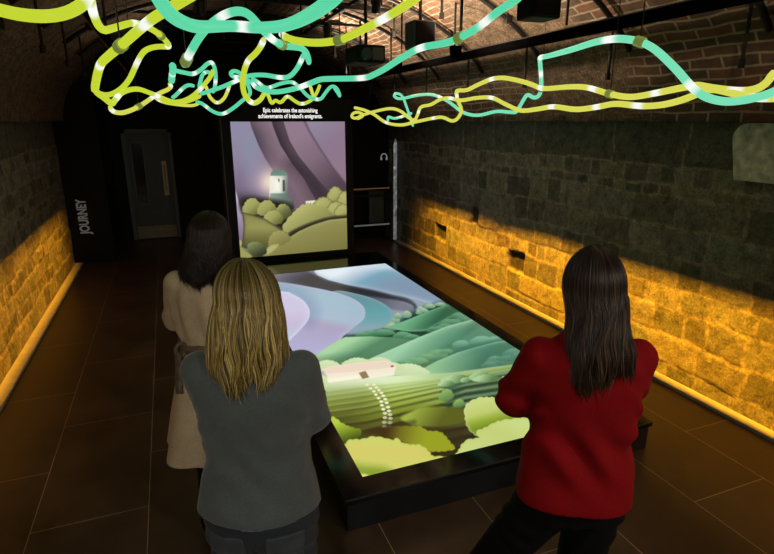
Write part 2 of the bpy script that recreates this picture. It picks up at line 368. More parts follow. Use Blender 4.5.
MB().add([(3.585, 8.75, 1.68), (3.645, 8.75, 1.68), (3.615, 8.75, 1.78), (3.585, 8.77, 1.68), (3.645, 8.77, 1.68), (3.615, 8.77, 1.78)], [(0, 1, 2), (5, 4, 3), (0, 2, 5, 3), (2, 1, 4, 5), (1, 0, 3, 4)]).build('pointed_tip', gt.m, gp)
MB().box(3.57, 3.66, 8.735, 8.785, 0, .03, .003).build('post_foot', M['steel'], gp)

# ------------------------------------------------------------------ what the two displays show
class Paint:
    def __init__(s, P, base):
        s.U, s.V = project(P.reshape(-1, 3).astype(float)); s.col = np.zeros((len(s.U), 3)); s.col[:] = base; s.k = 1.0; s.o = (0, 0)
    def zoom(s, k, ox, oy): s.k = k; s.o = (ox, oy); return s
    def pts(s, p): return np.array(p, float)*s.k+np.array(s.o)
    @staticmethod
    def spline(p, n=8, closed=True):
        N = len(p); out = []
        rng = range(N) if closed else range(N-1)
        for i in rng:
            if closed: a, b, c, d = p[(i-1) % N], p[i], p[(i+1) % N], p[(i+2) % N]
            else: a, b, c, d = p[max(i-1, 0)], p[i], p[i+1], p[min(i+2, N-1)]
            for t in np.arange(n)/n:
                out.append(.5*((2*b)+(c-a)*t+(2*a-5*b+4*c-d)*t*t+(3*b-a-3*c+d)*t**3))
        if not closed: out.append(p[-1])
        return np.array(out)
    def sd(s, poly, pad):
        lo = poly.min(0)-pad; hi = poly.max(0)+pad
        ix = np.where((s.U > lo[0]) & (s.U < hi[0]) & (s.V > lo[1]) & (s.V < hi[1]))[0]
        u = s.U[ix]; v = s.V[ix]; d2 = np.full(len(ix), 1e9); ins = np.zeros(len(ix), bool)
        for i in range(len(poly)):
            a = poly[i]; b = poly[(i+1) % len(poly)]; e = b-a; l = e@e
            if l < 1e-12: continue
            t = np.clip(((u-a[0])*e[0]+(v-a[1])*e[1])/l, 0, 1)
            d2 = np.minimum(d2, (u-a[0]-t*e[0])**2+(v-a[1]-t*e[1])**2)
            cr = ((a[1] > v) != (b[1] > v)); 
            with np.errstate(divide='ignore', invalid='ignore'): xi = (b[0]-a[0])*(v-a[1])/(b[1]-a[1])+a[0]
            ins ^= cr & (u < xi)
        return ix, np.where(ins, 1, -1)*np.sqrt(d2)
    def fill(s, p, col, smooth=True, feather=.9, n=6, rim=None, alpha=1.0, raw=False):
        q = s.pts(p) if not raw else np.array(p, float); q = s.spline(q, n) if smooth else q
        ix, d = s.sd(q, feather+1)
        a = np.clip(d/feather+.5, 0, 1)*alpha
        c = col(s.U[ix], s.V[ix]) if callable(col) else np.broadcast_to(np.array(col, float), (len(ix), 3))
        if rim: rc, rw = rim; k = np.exp(-np.clip(d, 0, None)/rw)[:, None]; c = c*(1-k)+np.array(rc)*k
        s.col[ix] = s.col[ix]*(1-a[:, None])+c*a[:, None]
    def grad(s, a, ca, b, cb, *more):
        """colour stops along the direction a->b; more = (t, colour) in between"""
        a, b = s.pts([a, b]); e = b-a; l = e@e; st = sorted([(0, ca), (1, cb)]+list(more), key=lambda q: q[0]); T = [q[0] for q in st]; K = np.array([q[1] for q in st], float)
        def f(u, v):
            t = ((u-a[0])*e[0]+(v-a[1])*e[1])/l
            return np.stack([np.interp(t, T, K[:, j]) for j in range(3)], -1)
        return f
    def scallop(s, p, r, seed=0, closed=True):
        """a puffy outline: bulges along a polyline"""
        q = s.spline(s.pts(p), 10, closed); rs = np.random.default_rng(seed); out = []
        seg = np.linalg.norm(np.diff(np.vstack([q, q[:1]]), axis=0), axis=1); L = np.concatenate([[0], np.cumsum(seg)]); Q = np.vstack([q, q[:1]])
        ar = np.sum(Q[:-1, 0]*Q[1:, 1]-Q[1:, 0]*Q[:-1, 1]); sg = 1 if ar > 0 else -1; pos = 0
        while pos < L[-1]-r*.3:
            w = r*rs.uniform(1.4, 3.2); e = min(pos+w, L[-1])
            for k in range(7):
                t = pos+(e-pos)*k/7; x = np.interp(t, L, Q[:, 0]); y = np.interp(t, L, Q[:, 1]); x2 = np.interp(min(t+.3, L[-1]), L, Q[:, 0]); y2 = np.interp(min(t+.3, L[-1]), L, Q[:, 1])
                nx, ny_ = (y2-y), -(x2-x); nn = math.hypot(nx, ny_)+1e-9; h = math.sin(math.pi*k/7)*r*.30*sg
                out.append((x+nx/nn*h, y+ny_/nn*h))
            pos = e
        return np.array(out)
    def puff(s, p, col, r, seed=0, **kw): s.fill(s.scallop(p, r, seed), col, smooth=False, raw=True, **kw)
    def glow(s, u, v, ru, rv, col, a):
        u, v = s.pts([(u, v)])[0]; k = a*np.exp(-((s.U-u)/(ru*s.k))**2-((s.V-v)/(rv*s.k))**2)[:, None]; s.col = s.col*(1-k)+np.array(col)*k
    def lin(s): return srgb(*np.moveaxis(np.clip(s.col, 0, 255), -1, 0)).T if False else srgb_arr(s.col)
def srgb_arr(c):
    c = np.clip(c, 0, 255)/255; return np.where(c <= .04045, c/12.92, ((c+.055)/1.055)**2.4)

# ---- the low table
TX0, TX1, TY0, TY1, TZ = .664, 2.745, 2.262, 7.36, .2
SX0, SX1, SY0, SY1 = .813, 2.612, 2.42, 6.68
tb = empty('digital_table', ((TX0+TX1)/2, (TY0+TY1)/2, 0), 'long low black table whose top is one glowing screen of green hills and pale sky', 'display table')
b = MB(); b.box(TX0+.012, TX1-.012, TY0+.012, TY1-.012, 0.0, TZ-.03, .004); b.build('plinth', simple('plinth_slate_blue', (.010, .0135, .018), .5, .2, 4), tb)
b = MB(); zt, zb = TZ, TZ-.03
for x0, x1, y0, y1 in ((TX0, SX0, TY0, TY1), (SX1, TX1, TY0, TY1), (SX0, SX1, TY0, SY0), (SX0, SX1, SY1, TY1)): b.box(x0, x1, y0, y1, zb, zt)
b.build('frame', M['table'], tb)
MB().box(TX0-.002, TX1+.002, TY0-.003, TY0+.006, TZ-.006, TZ+.001).build('edge_trim', simple('slate_edge_trim', (.02, .026, .032), .4), tb)

nx, ny = 330, 600
xs = np.linspace(SX0, SX1, nx); q = np.linspace(0, 1, ny); ys2 = SY0+(SY1-SY0)*(q*.45+.55*q**1.6)
P = np.zeros((nx, ny, 3)); P[..., 0] = xs[:, None]; P[..., 1] = ys2[None]; P[..., 2] = TZ-.004
A = Paint(P, (150, 150, 175))
# sky and water (traced on enlargements: px = origin + zoomed px * k)
A.zoom(130/774, 270, 255)
A.fill([(-400, 70), (300, 60), (700, 30), (1200, 200), (1300, 480), (700, 480), (300, 560), (-300, 800)], A.grad((-100, 100), (130, 122, 150), (780, 330), (150, 160, 175), (.25, (140, 138, 155)), (.55, (95, 98, 115))), smooth=False)
A.fill([(-300, 60), (40, 95), (200, 85), (330, 150), (480, 190), (650, 230), (800, 268), (860, 300), (800, 275), (650, 262), (500, 238), (330, 215), (160, 178), (40, 158), (-300, 130)], A.grad((0, 60), (150, 140, 165), (60, 200), (55, 52, 66), (.35, (132, 126, 146)), (.7, (85, 82, 100))), smooth=False, feather=3)
A.fill([(262, 100), (275, 78), (340, 65), (500, 55), (680, 42), (1000, 200), (1100, 330), (860, 262), (740, 238), (600, 205), (470, 180), (350, 150), (285, 122)], A.grad((560, 40), (228, 238, 244), (640, 215), (128, 150, 172), (.25, (190, 205, 220)), (.55, (120, 165, 185))), smooth=False, rim=((175, 195, 212), 2))
A.glow(700, 70, 200, 22, (225, 235, 240), .55)
A.fill([(300, 195), (480, 240), (600, 248), (700, 262), (780, 275), (880, 320), (940, 350), (900, 372), (820, 340), (760, 330), (600, 300), (300, 230)], A.grad((500, 230), (62, 62, 76), (760, 330), (120, 122, 136), (.6, (95, 97, 110))), feather=3)
A.fill([(440, 185), (600, 208), (720, 238), (820, 262), (868, 300), (862, 316), (845, 290), (780, 268), (640, 245), (500, 225), (430, 205)], (42, 44, 48), feather=4)
A.fill([(380, 215), (520, 232), (640, 270), (715, 318), (728, 355), (722, 385), (700, 410), (640, 440), (580, 470), (480, 480), (300, 560), (300, 300)], A.grad((600, 250), (104, 142, 150), (600, 480), (140, 148, 170), (.3, (98, 158, 165)), (.6, (112, 165, 170)), (.82, (140, 165, 180))), rim=((128, 168, 176), 1.5))
A.fill([(430, 478), (520, 474), (620, 462), (700, 428), (735, 400), (720, 425), (650, 458), (560, 480), (440, 492)], (40, 45, 56), feather=4)
A.fill([(-300, 140), (40, 160), (250, 192), (400, 225), (500, 262), (555, 305), (567, 345), (555, 385), (500, 430), (440, 480), (380, 540), (200, 620), (-300, 800)], A.grad((330, 170), (150, 168, 190), (250, 560), (176, 172, 208), (.18, (160, 188, 205)), (.5, (168, 186, 205)), (.62, (172, 162, 192))), rim=((182, 186, 208), 2))
A.fill([(-200, 175), (60, 185), (190, 225), (250, 290), (262, 350), (235, 400), (225, 340), (190, 270), (100, 220), (-200, 200)], (118, 138, 172), feather=22, alpha=.75)
A.fill([(-400, 170), (60, 215), (130, 232), (195, 268), (228, 310), (237, 345), (225, 390), (180, 445), (120, 505), (40, 580), (-300, 700)], A.grad((150, 230), (200, 196, 222), (120, 500), (176, 200, 215), (.35, (205, 196, 224)), (.7, (196, 184, 214))), rim=((214, 214, 232), 2))
# far green hills
def hill(p, c, **kw): A.fill(p, c, **kw)
A.zoom(130/774, 380, 255)
hill([(-60, 500), (60, 455), (200, 420), (420, 285), (700, 420), (1000, 700), (400, 800), (-300, 640)], A.grad((120, 330), (36, 66, 52), (240, 560), (28, 60, 44)), smooth=False)
A.fill([(100, 400), (240, 320), (400, 275), (470, 300), (420, 340), (280, 380)], (38, 62, 54), feather=6)
for i, (x, y, w, h) in enumerate([(92, 385, 26, 22), (105, 362, 26, 16), (158, 352, 30, 20), (70, 412, 22, 12), (240, 322, 26, 15), (232, 340, 20, 12), (295, 303, 34, 13), (355, 292, 36, 10), (60, 425, 40, 14), (262, 330, 26, 12)]):
    A.puff([(x-w, y+h*.4), (x, y-h), (x+w, y), (x+w*.6, y+h), (x-w*.5, y+h)], A.grad((x, y-h), (178, 205, 170), (x, y+h), (104, 150, 118)), .9, i)
hill([(40, 432), (140, 395), (300, 330), (420, 292), (480, 312), (490, 345), (420, 372), (330, 420), (270, 450), (180, 455), (100, 445)], A.grad((200, 350), (112, 176, 132), (300, 440), (40, 92, 66), (.3, (96, 156, 116)), (.65, (66, 124, 90))), rim=((120, 180, 140), 1.2))
for i, (x, y, w, h) in enumerate([(460, 362, 40, 16), (500, 375, 45, 18), (420, 402, 70, 18), (380, 425, 50, 14), (310, 445, 38, 14), (520, 385, 40, 12), (340, 440, 50, 12)]):
    A.puff([(x-w, y+h*.5), (x-w*.3, y-h), (x+w*.6, y-h), (x+w, y+h*.3), (x, y+h)], A.grad((x, y-h), (104, 160, 122), (x, y+h), (56, 110, 82)), 1.2, i+20)
A.fill([(-100, 470), (60, 448), (150, 470), (260, 480), (330, 462), (200, 500), (0, 520)], (34, 70, 50), feather=5)
for i, (x, y, w, h) in enumerate([(-60, 468, 60, 18), (20, 462, 70, 18), (135, 478, 60, 20), (190, 488, 50, 14), (-110, 474, 40, 12)]):
    A.puff([(x-w, y+h*.5), (x-w*.3, y-h), (x+w*.6, y-h*.7), (x+w, y+h*.3), (x, y+h)], A.grad((x, y-h), (112, 172, 126), (x, y+h), (58, 108, 78)), 1.3, i+30)
A.zoom(130/774, 300, 335)
hill([(-60, 220), (80, 130), (180, 60), (270, 12), (420, 8), (560, 14), (680, 30), (760, 10), (700, 90), (560, 170), (380, 190), (100, 190)], A.grad((350, 10), (168, 212, 160), (420, 140), (92, 140, 104), (.3, (128, 178, 132)), (.6, (84, 134, 96))), smooth=False)
A.fill([(100, 150), (260, 132), (440, 120), (560, 70), (640, 40), (560, 110), (420, 165), (200, 175)], (70, 112, 80), feather=12, alpha=.7)
A.zoom(130/774, 410, 335)
hill([(-260, 150), (-100, 80), (60, 10), (220, -52), (380, -95), (700, 60), (700, 260), (200, 260), (-100, 260)], A.grad((60, 0), (158, 206, 166), (180, 150), (84, 134, 104), (.3, (126, 178, 142)), (.62, (98, 150, 118)), (.85, (70, 118, 92))), smooth=False, rim=((176, 216, 180), 1.6))
A.glow(330, 20, 160, 50, (84, 146, 122), .5)
for i, (x, y, w, h) in enumerate([(420, 35, 66, 24), (300, 55, 50, 20), (500, 30, 50, 18)]):
    A.puff([(x-w, y+h*.3), (x-w*.3, y-h), (x+w*.6, y-h), (x+w, y+h*.1), (x, y+h)], A.grad((x, y-h), (128, 182, 152), (x, y+h), (84, 138, 112)), 1.4, i+40)
A.fill([(40, 190), (200, 120), (330, 75), (470, 45), (600, 10), (480, 75), (300, 110), (120, 180)], (44, 86, 70), feather=6, alpha=.75)
for i, (x, y, w, h) in enumerate([(160, 115, 62, 24), (90, 130, 60, 14), (30, 158, 80, 20), (-40, 165, 50, 12), (215, 98, 40, 12)]):
    A.puff([(x-w, y+h*.5), (x-w*.3, y-h), (x+w*.6, y-h), (x+w, y+h*.3), (x, y+h)], A.grad((x, y-h), (122, 176, 134), (x, y+h), (78, 128, 94)), 1.5, i+50)
A.fill([(-30, 190), (60, 178), (110, 165), (60, 210), (-20, 215)], (46, 72, 52), feather=4)
hill([(70, 205), (160, 155), (280, 105), (400, 70), (520, 40), (700, 20), (760, 260), (420, 250), (230, 240), (100, 232)], A.grad((200, 120), (142, 198, 156), (380, 240), (66, 118, 92), (.35, (118, 172, 138)), (.7, (92, 146, 116))), smooth=False, rim=((160, 208, 172), 1.4))
A.glow(470, 90, 150, 40, (72, 128, 110), .6)
for i, (x, y, w, h) in enumerate([(500, 155, 50, 26), (560, 165, 80, 20), (470, 180, 50, 18), (620, 110, 70, 26), (600, 140, 90, 16), (660, 125, 60, 22)]):
    A.puff([(x-w, y+h*.3), (x-w*.3, y-h), (x+w*.6, y-h), (x+w, y+h*.1), (x, y+h)], A.grad((x, y-h), (112, 168, 142), (x, y+h), (66, 118, 98)), 1.8, i+60)
# ploughed field with fading rows
A.zoom(130/774, 300, 335)
fld = [(60, 300), (140, 285), (400, 255), (700, 235), (900, 225), (1150, 190), (1400, 160), (2200, 300), (2200, 1000), (1000, 1100), (120, 1100), (0, 800)]
A.fill(fld, A.grad((420, 235), (214, 236, 186), (470, 700), (56, 52, 18), (.12, (206, 230, 168)), (.3, (172, 192, 86)), (.55, (126, 146, 40)), (.8, (92, 96, 28))), smooth=False)
A.fill([(760, 210), (1100, 215), (1500, 150), (2300, 500), (1300, 600), (1000, 560), (800, 330)], A.grad((760, 330), (150, 186, 120), (1100, 330), (66, 108, 84)), feather=50, alpha=.85)
A.fill([(-20, 430), (160, 420), (380, 400), (300, 560), (150, 700), (-50, 700)], (50, 42, 22), feather=60, alpha=.75)
# furrows run in lines that fan from the upper right
rows = [(330, 300, 292), (355, 325, 300), (385, 352, 318), (415, 385, 335), (450, 420, 362), (490, 458, 398), (530, 505, 442), (575, 555, 490), (625, 605, 545), (680, 660, 600), (740, 715, 655), (800, 772, 712)]
for i, (yl, ym, yr) in enumerate(rows):
    c = [(112, 138, 50), (96, 112, 40), (84, 92, 34), (70, 66, 28), (58, 50, 26), (46, 38, 24)][min(i//2, 5)]
    w = 6+i*1.0
    A.fill([(60, yl+22), (400, ym+6), (800, yr-26), (1300, yr-118), (1500, yr-160), (1500, yr-160+w*1.2), (1300, yr-118+w*1.5), (800, yr-26+w*1.6), (400, ym+6+w*1.5), (60, yl+22+w)], c, smooth=False, feather=1.8, alpha=min(.45+.08*i, .95))
    A.fill([(60, yl+22-w*.9), (400, ym+6-w*.9), (800, yr-26-w), (1300, yr-118-w), (1300, yr-116), (800, yr-24), (400, ym+8), (60, yl+24)], (190, 206, 110) if i < 5 else (136, 150, 52), smooth=False, feather=1.6, alpha=.35)
A.zoom(130/774, 410, 335)
for i, (y0, y1) in enumerate([(330, 258), (368, 300), (405, 340), (300, 222), (440, 372)]):
    A.fill([(180, y0+8), (330, (y0+y1)/2+8), (620, y1), (620, y1+20), (330, (y0+y1)/2+32), (230, y0+32)], (36, 58, 48) if i < 3 else (52, 84, 68), smooth=False, feather=3, alpha=.85)
    A.fill([(230, y0-2), (330, (y0+y1)/2-6), (620, y1-16), (620, y1), (330, (y0+y1)/2+8), (200, y0+8)], (116, 152, 120), smooth=False, feather=2, alpha=.6)
for i, (x, y, w, h) in enumerate([(270, 262, 90, 22), (215, 290, 50, 16), (330, 268, 30, 14), (415, 245, 62, 28), (450, 258, 80, 20), (215, 360, 44, 34), (290, 408, 34, 24), (555, 290, 22, 40)]):
    top = (172, 205, 150) if i < 5 else ((150, 184, 100) if i < 7 else (222, 232, 190))
    A.puff([(x-w, y+h*.5), (x-w*.4, y-h*.8), (x+w*.5, y-h), (x+w, y+h*.2), (x, y+h)], A.grad((x-w*.3, y-h), top, (x+w*.4, y+h), (88, 124, 72) if i < 7 else (190, 206, 150)), 1.8, i+80)
# pale cottage among pale bushes
A.zoom(130/774, 300, 335)
A.glow(350, 260, 380, 45, (232, 240, 206), .75)
for i, (x, y, w, h) in enumerate([(160, 180, 90, 30), (120, 270, 60, 30), (340, 160, 90, 24), (100, 195, 40, 24), (640, 205, 120, 34), (560, 190, 60, 24), (700, 215, 70, 20), (470, 150, 70, 16)]):
    A.puff([(x-w, y+h*.6), (x-w*.5, y-h*.6), (x, y-h), (x+w*.6, y-h*.6), (x+w, y+h*.6), (x, y+h)], A.grad((x, y-h), (216, 232, 186), (x, y+h), (196, 216, 164)), 1.8, i+100, rim=((206, 224, 172), 1))
A.fill([(135, 205), (180, 185), (340, 165), (500, 150), (560, 165), (572, 182), (560, 240), (420, 258), (340, 262), (170, 285), (160, 240)], A.grad((340, 170), (240, 222, 200), (350, 265), (246, 240, 214)), smooth=False)
A.fill([(138, 208), (180, 190), (340, 172), (500, 156), (560, 172), (572, 186), (500, 198), (340, 215), (150, 232)], (238, 216, 194), smooth=False)
A.fill([(160, 262), (260, 250), (350, 236), (352, 258), (240, 272), (165, 280)], (250, 244, 216), smooth=False)
A.fill([(350, 225), (390, 214), (412, 252), (372, 262)], (146, 122, 88), smooth=False)
A.fill([(540, 182), (556, 180), (558, 190), (542, 192)], (120, 100, 80), smooth=False)
# pale stepping stones
sp = [(400, 296, 440, 296), (420, 318, 455, 312), (440, 335, 470, 328), (452, 355, 485, 345), (468, 376, 496, 362), (484, 396, 508, 382), (488, 418, 516, 404), (496, 442, 524, 430), (506, 466, 530, 452), (506, 492, 536, 474), (502, 520, 538, 496), (502, 545, 536, 522), (504, 572, 536, 550)]
for x, y, x2, y2 in sp:
    for X, Y in ((x, y), (x2, y2)):
        w = 11+(Y-290)*.018; A.fill([(X-w, Y), (X, Y-w*.62), (X+w, Y), (X, Y+w*.62)], (240, 240, 200), feather=.7)
# near bushes
A.zoom(130/774, 320, 400)
A.fill([(40, 160), (300, 170), (500, 120), (760, 90), (1000, 200), (1000, 420), (500, 320), (200, 250), (60, 260)], (50, 38, 20), feather=30, alpha=.8)
A.puff([(-100, 60), (70, 100), (130, 140), (190, 165), (240, 180), (235, 215), (150, 250), (40, 260), (-100, 240)], A.grad((110, 130), (182, 204, 70), (150, 250), (66, 84, 18), (.5, (130, 152, 40))), 3, 5)
A.fill([(480, 110), (540, 70), (620, 40), (760, 45), (900, 60), (860, 130), (700, 160), (560, 150)], A.grad((560, 50), (156, 176, 66), (700, 150), (92, 96, 30)), feather=3)
A.fill([(300, 195), (420, 160), (560, 130), (480, 150), (300, 180)], (46, 36, 18), feather=8)
A.puff([(310, 190), (420, 162), (560, 158), (600, 160), (640, 185), (720, 195), (780, 260), (800, 290), (700, 305), (600, 290), (480, 240), (380, 210)], A.grad((390, 200), (62, 44, 14), (620, 260), (152, 160, 34), (.35, (110, 106, 28)), (.75, (140, 146, 34))), 3, 8)
A.fill([(560, 300), (680, 330), (780, 320), (900, 300), (900, 360), (700, 352)], (40, 32, 16), feather=5)
A.puff([(150, 262), (180, 238), (250, 235), (310, 220), (370, 225), (430, 240), (455, 230), (500, 260), (560, 268), (600, 272), (650, 310), (672, 335), (760, 342), (700, 380), (500, 460), (240, 520), (100, 500), (60, 320)], A.grad((330, 220), (206, 212, 108), (330, 440), (206, 210, 110), (.4, (212, 204, 104))), 3.2, 9, rim=((190, 204, 92), 1.2))
A.fill([(205, 375), (290, 385), (380, 395), (430, 425), (400, 445), (300, 460), (220, 450), (150, 420)], A.grad((300, 370), (166, 178, 70), (300, 455), (112, 142, 30)), feather=9, alpha=.9)
A.puff([(200, 440), (250, 440), (300, 455), (330, 480), (250, 520), (150, 500)], (212, 214, 120), 2.5, 3)
A.zoom(130/774, 410, 390)
A.puff([(330, 100), (390, 55), (450, 45), (530, 52), (600, 75), (650, 95), (760, 110), (900, 140), (1000, 200), (900, 260), (700, 230), (560, 220), (420, 270), (360, 240), (335, 190)], A.grad((520, 50), (202, 214, 130), (560, 200), (110, 134, 30), (.4, (190, 204, 110)), (.68, (150, 172, 58))), 3.4, 11, rim=((206, 216, 140), 1.0))
A.puff([(300, 345), (340, 300), (410, 285), (395, 250), (450, 225), (520, 190), (600, 175), (720, 165), (900, 170), (1000, 300), (700, 420), (300, 420)], A.grad((600, 170), (202, 218, 134), (520, 380), (200, 214, 128), (.5, (196, 208, 120))), 3.4, 12, rim=((186, 206, 112), 1.2))
me = grid_mesh(P); set_colors(me, srgb_arr(A.col)); link('display_panel', me, M['glow'], tb)

# ---- the upright screen
UX0, UX1, UY, UZ1 = .665, 2.405, 7.38, 2.35
tw = empty('display_tower', ((UX0+UX1)/2, UY+.17, 0), 'tall black upright screen showing a lit tower above rounded bushes', 'upright screen')
PX0, PX1, PZ0, PZ1 = .778, 2.298, .272, 2.06
b = MB()
b.box(UX0, UX1, UY+.03, UY+.34, .05, UZ1, .005)
b.build('housing', M['black'], tw)
MB().box(UX0-.012, UX0+.002, UY+.0, UY+.34, 0.05, UZ1, .002).build('side_panel', simple('tower_side_grey', (.05, .055, .053), .5, .15, 10), tw)
b = MB()
for x0, x1, z0, z1 in ((UX0, PX0, .05, UZ1), (PX1, UX1, .05, UZ1), (PX0, PX1, .05, PZ0), (PX0, PX1, PZ1, UZ1)): b.box(x0, x1, UY, UY+.03, z0, z1)
b.build('bezel', M['black'], tw)
MB().box(UX0+.05, UX1-.05, UY+.06, UY+.3, 0, .05).build('base', M['steel'], tw)
nx, nz = 260, 300
xs = np.linspace(PX0, PX1, nx); zs = np.linspace(PZ0, PZ1, nz); P = np.zeros((nx, nz, 3)); P[..., 0] = xs[:, None]; P[..., 1] = UY+.008; P[..., 2] = zs[None]
A = Paint(P, (140, 122, 140)); A.zoom(130/774, 225, 115)
A.fill([(-50, -50), (900, -50), (900, 600), (-50, 600)], A.grad((40, 40), (150, 142, 172), (720, 420), (142, 116, 128), (.35, (150, 130, 148))), smooth=False)
A.glow(190, 260, 110, 260, (138, 152, 176), .75); A.glow(250, 390, 110, 130, (176, 140, 172), .55); A.glow(80, 420, 60, 120, (118, 100, 128), .6); A.glow(130, 510, 140, 50, (60, 50, 62), .8)
A.fill([(140, 10), (160, 80), (200, 180), (240, 260), (282, 325), (420, 560), (700, 560), (640, 460), (560, 380), (440, 240), (370, 120), (340, 10)], A.grad((180, 150), (74, 62, 76), (330, 60), (150, 126, 140), (.4, (120, 102, 114)), (.8, (146, 122, 136))), smooth=False)
A.fill([(250, 260), (330, 290), (400, 400), (480, 560), (360, 560)], (152, 124, 138), feather=40, alpha=.8)
A.fill([(270, 10), (290, 80), (330, 180), (400, 290), (470, 380), (540, 505), (560, 560), (660, 560), (620, 455), (560, 390), (440, 245), (385, 150), (340, 10)], A.grad((330, 180), (56, 44, 54), (400, 150), (92, 76, 88), (.5, (78, 64, 74))), smooth=False)
A.fill([(390, 290), (470, 380), (540, 505), (640, 500), (600, 440), (500, 330)], (44, 34, 42), feather=25, alpha=.8)
A.fill([(340, 10), (385, 150), (440, 245), (560, 390), (620, 455), (760, 470), (720, 410), (640, 310), (560, 190), (500, 90), (465, 10)], A.grad((400, 160), (150, 126, 144), (640, 440), (84, 68, 80), (.45, (132, 110, 124))), smooth=False)
A.fill([(465, 10), (500, 90), (560, 190), (640, 310), (724, 412), (800, 380), (800, -20), (500, -20)], A.grad((500, 60), (150, 140, 162), (720, 380), (150, 122, 140), (.4, (146, 124, 146))), smooth=False)
A.fill([(455, 10), (470, 10), (505, 90), (565, 190), (645, 310), (724, 405), (724, 418), (640, 318), (556, 195), (495, 95)], (92, 76, 90), smooth=False, feather=2, alpha=.8)
# lit tower
A.glow(265, 400, 60, 70, (255, 236, 214), .9)
A.fill([(268, 360), (372, 360), (380, 540), (262, 540)], A.grad((270, 400), (250, 246, 226), (384, 420), (96, 112, 108), (.55, (200, 206, 190))), smooth=False)
A.fill([(275, 340), (290, 328), (350, 328), (368, 345), (372, 362), (270, 362)], A.grad((300, 330), (106, 138, 124), (300, 362), (120, 150, 136)), smooth=False)
A.fill([(285, 378), (335, 378), (335, 462), (285, 462)], (255, 252, 240), smooth=False, feather=6)
A.fill([(343, 388), (356, 386), (358, 452), (344, 456)], (84, 80, 76), smooth=False); A.fill([(316, 382), (324, 378), (326, 398), (318, 396)], (110, 104, 96), smooth=False)
A.fill([(270, 466), (378, 466), (384, 520), (262, 520)], A.grad((270, 470), (150, 168, 156), (384, 520), (92, 108, 104)), smooth=False)
A.fill([(258, 512), (410, 505), (412, 560), (250, 560)], A.grad((300, 510), (116, 128, 120), (320, 580), (62, 66, 62)), smooth=False)
A.zoom(130/774, 225, 175)
A.fill([(55, 70), (75, 130), (100, 250), (120, 400), (60, 420), (50, 250)], A.grad((60, 100), (205, 200, 220), (120, 380), (130, 112, 136)), smooth=False)
A.fill([(105, 225), (110, 140), (300, 150), (400, 190), (420, 300), (350, 330), (220, 260)], (38, 36, 26), feather=6)
for i, (x, y, w, h) in enumerate([(160, 190, 55, 48), (248, 200, 55, 46), (345, 220, 48, 44), (285, 255, 58, 40)]):
    A.puff([(x-w, y+h*.4), (x-w*.5, y-h*.8), (x+w*.3, y-h), (x+w, y-h*.1), (x+w*.8, y+h*.8), (x-w*.4, y+h*.9)], A.grad((x-w*.6, y-h), (186, 184, 112), (x+w*.7, y+h), (98, 98, 50) if i != 2 else (66, 70, 40), (.5, (160, 160, 94) if i != 2 else (112, 116, 70))), 2.2, i)
A.fill([(104, 222), (160, 235), (240, 262), (330, 320), (400, 360), (260, 480), (100, 430), (112, 300)], A.grad((180, 240), (146, 142, 80), (180, 420), (92, 92, 46), (.4, (158, 154, 90)), (.8, (112, 110, 58))), smooth=False, rim=((60, 58, 34), 1.2))
A.fill([(480, 155), (538, 150), (540, 185), (484, 190)], (236, 234, 214), smooth=False)
for x in (490, 506, 522): A.fill([(x, 166), (x+7, 166), (x+7, 182), (x, 182)], (120, 118, 96), smooth=False, feather=.6)
for i, (x, y, w, h) in enumerate([(655, 118, 48, 46), (710, 160, 46, 60), (585, 180, 64, 46), (660, 205, 60, 44), (700, 215, 50, 40)]):
    A.puff([(x-w, y+h*.4), (x-w*.5, y-h*.8), (x+w*.3, y-h), (x+w, y-h*.1), (x+w*.8, y+h*.8), (x-w*.4, y+h*.9)], A.grad((x-w*.6, y-h), (196, 194, 122), (x+w*.7, y+h), (120, 118, 64), (.6, (172, 170, 102))), 2.2, i+10, rim=((104, 104, 58), .8))
A.puff([(345, 320), (370, 270), (420, 215), (470, 178), (540, 180), (600, 200), (640, 235), (600, 262), (480, 305), (400, 350)], A.grad((440, 190), (192, 190, 118), (520, 310), (146, 144, 82)), 3, 15)
A.fill([(380, 345), (470, 298), (600, 255), (720, 240), (760, 245), (760, 262), (620, 270), (500, 312), (400, 365)], (48, 46, 28), feather=3)
A.fill([(380, 375), (440, 335), (520, 300), (620, 268), (760, 252), (800, 500), (200, 520), (230, 470)], A.grad((500, 290), (154, 150, 88), (560, 480), (126, 122, 66), (.5, (140, 136, 76))), smooth=False, rim=((172, 170, 104), 1.5))
A.puff([(262, 390), (290, 345), (340, 335), (380, 362), (390, 385), (330, 420), (270, 425)], A.grad((300, 340), (166, 162, 96), (340, 420), (128, 124, 68)), 2.4, 17)
A.fill([(240, 460), (262, 425), (310, 412), (316, 424), (260, 470)], (186, 182, 120), feather=2)
A.fill([(60, 400), (100, 430), (170, 470), (240, 450), (200, 500), (60, 510)], A.grad((90, 430), (150, 156, 84), (180, 500), (66, 70, 36)), feather=3)
A.puff([(135, 430), (150, 405), (200, 402), (240, 430), (242, 465), (190, 482), (145, 465)], A.grad((170, 400), (136, 146, 92), (210, 480), (50, 54, 32)), 2.2, 18)
A.puff([(60, 390), (85, 385), (98, 405), (90, 420), (60, 425)], (180, 178, 112), 2, 19)
A.fill([(70, 430), (110, 445), (160, 490), (60, 520)], (160, 164, 92), feather=2)
me = grid_mesh(P); set_colors(me, srgb_arr(A.col)*.92); link('display_panel', me, M['glow'], tw)
M['white_lit'] = lit('caption_white', (.9, .9, .9), 1.0)
tm = text_mesh("Epic celebrates the astonishing\nachievements of Ireland's emigrants.", .0745, basis((1.558, UY-.002, 2.178), (1, 0, 0), (0, 0, 1)), extrude=.001, bold=.0016, sx=.78, space=.98)
link('caption', tm, M['white_lit'], tw)

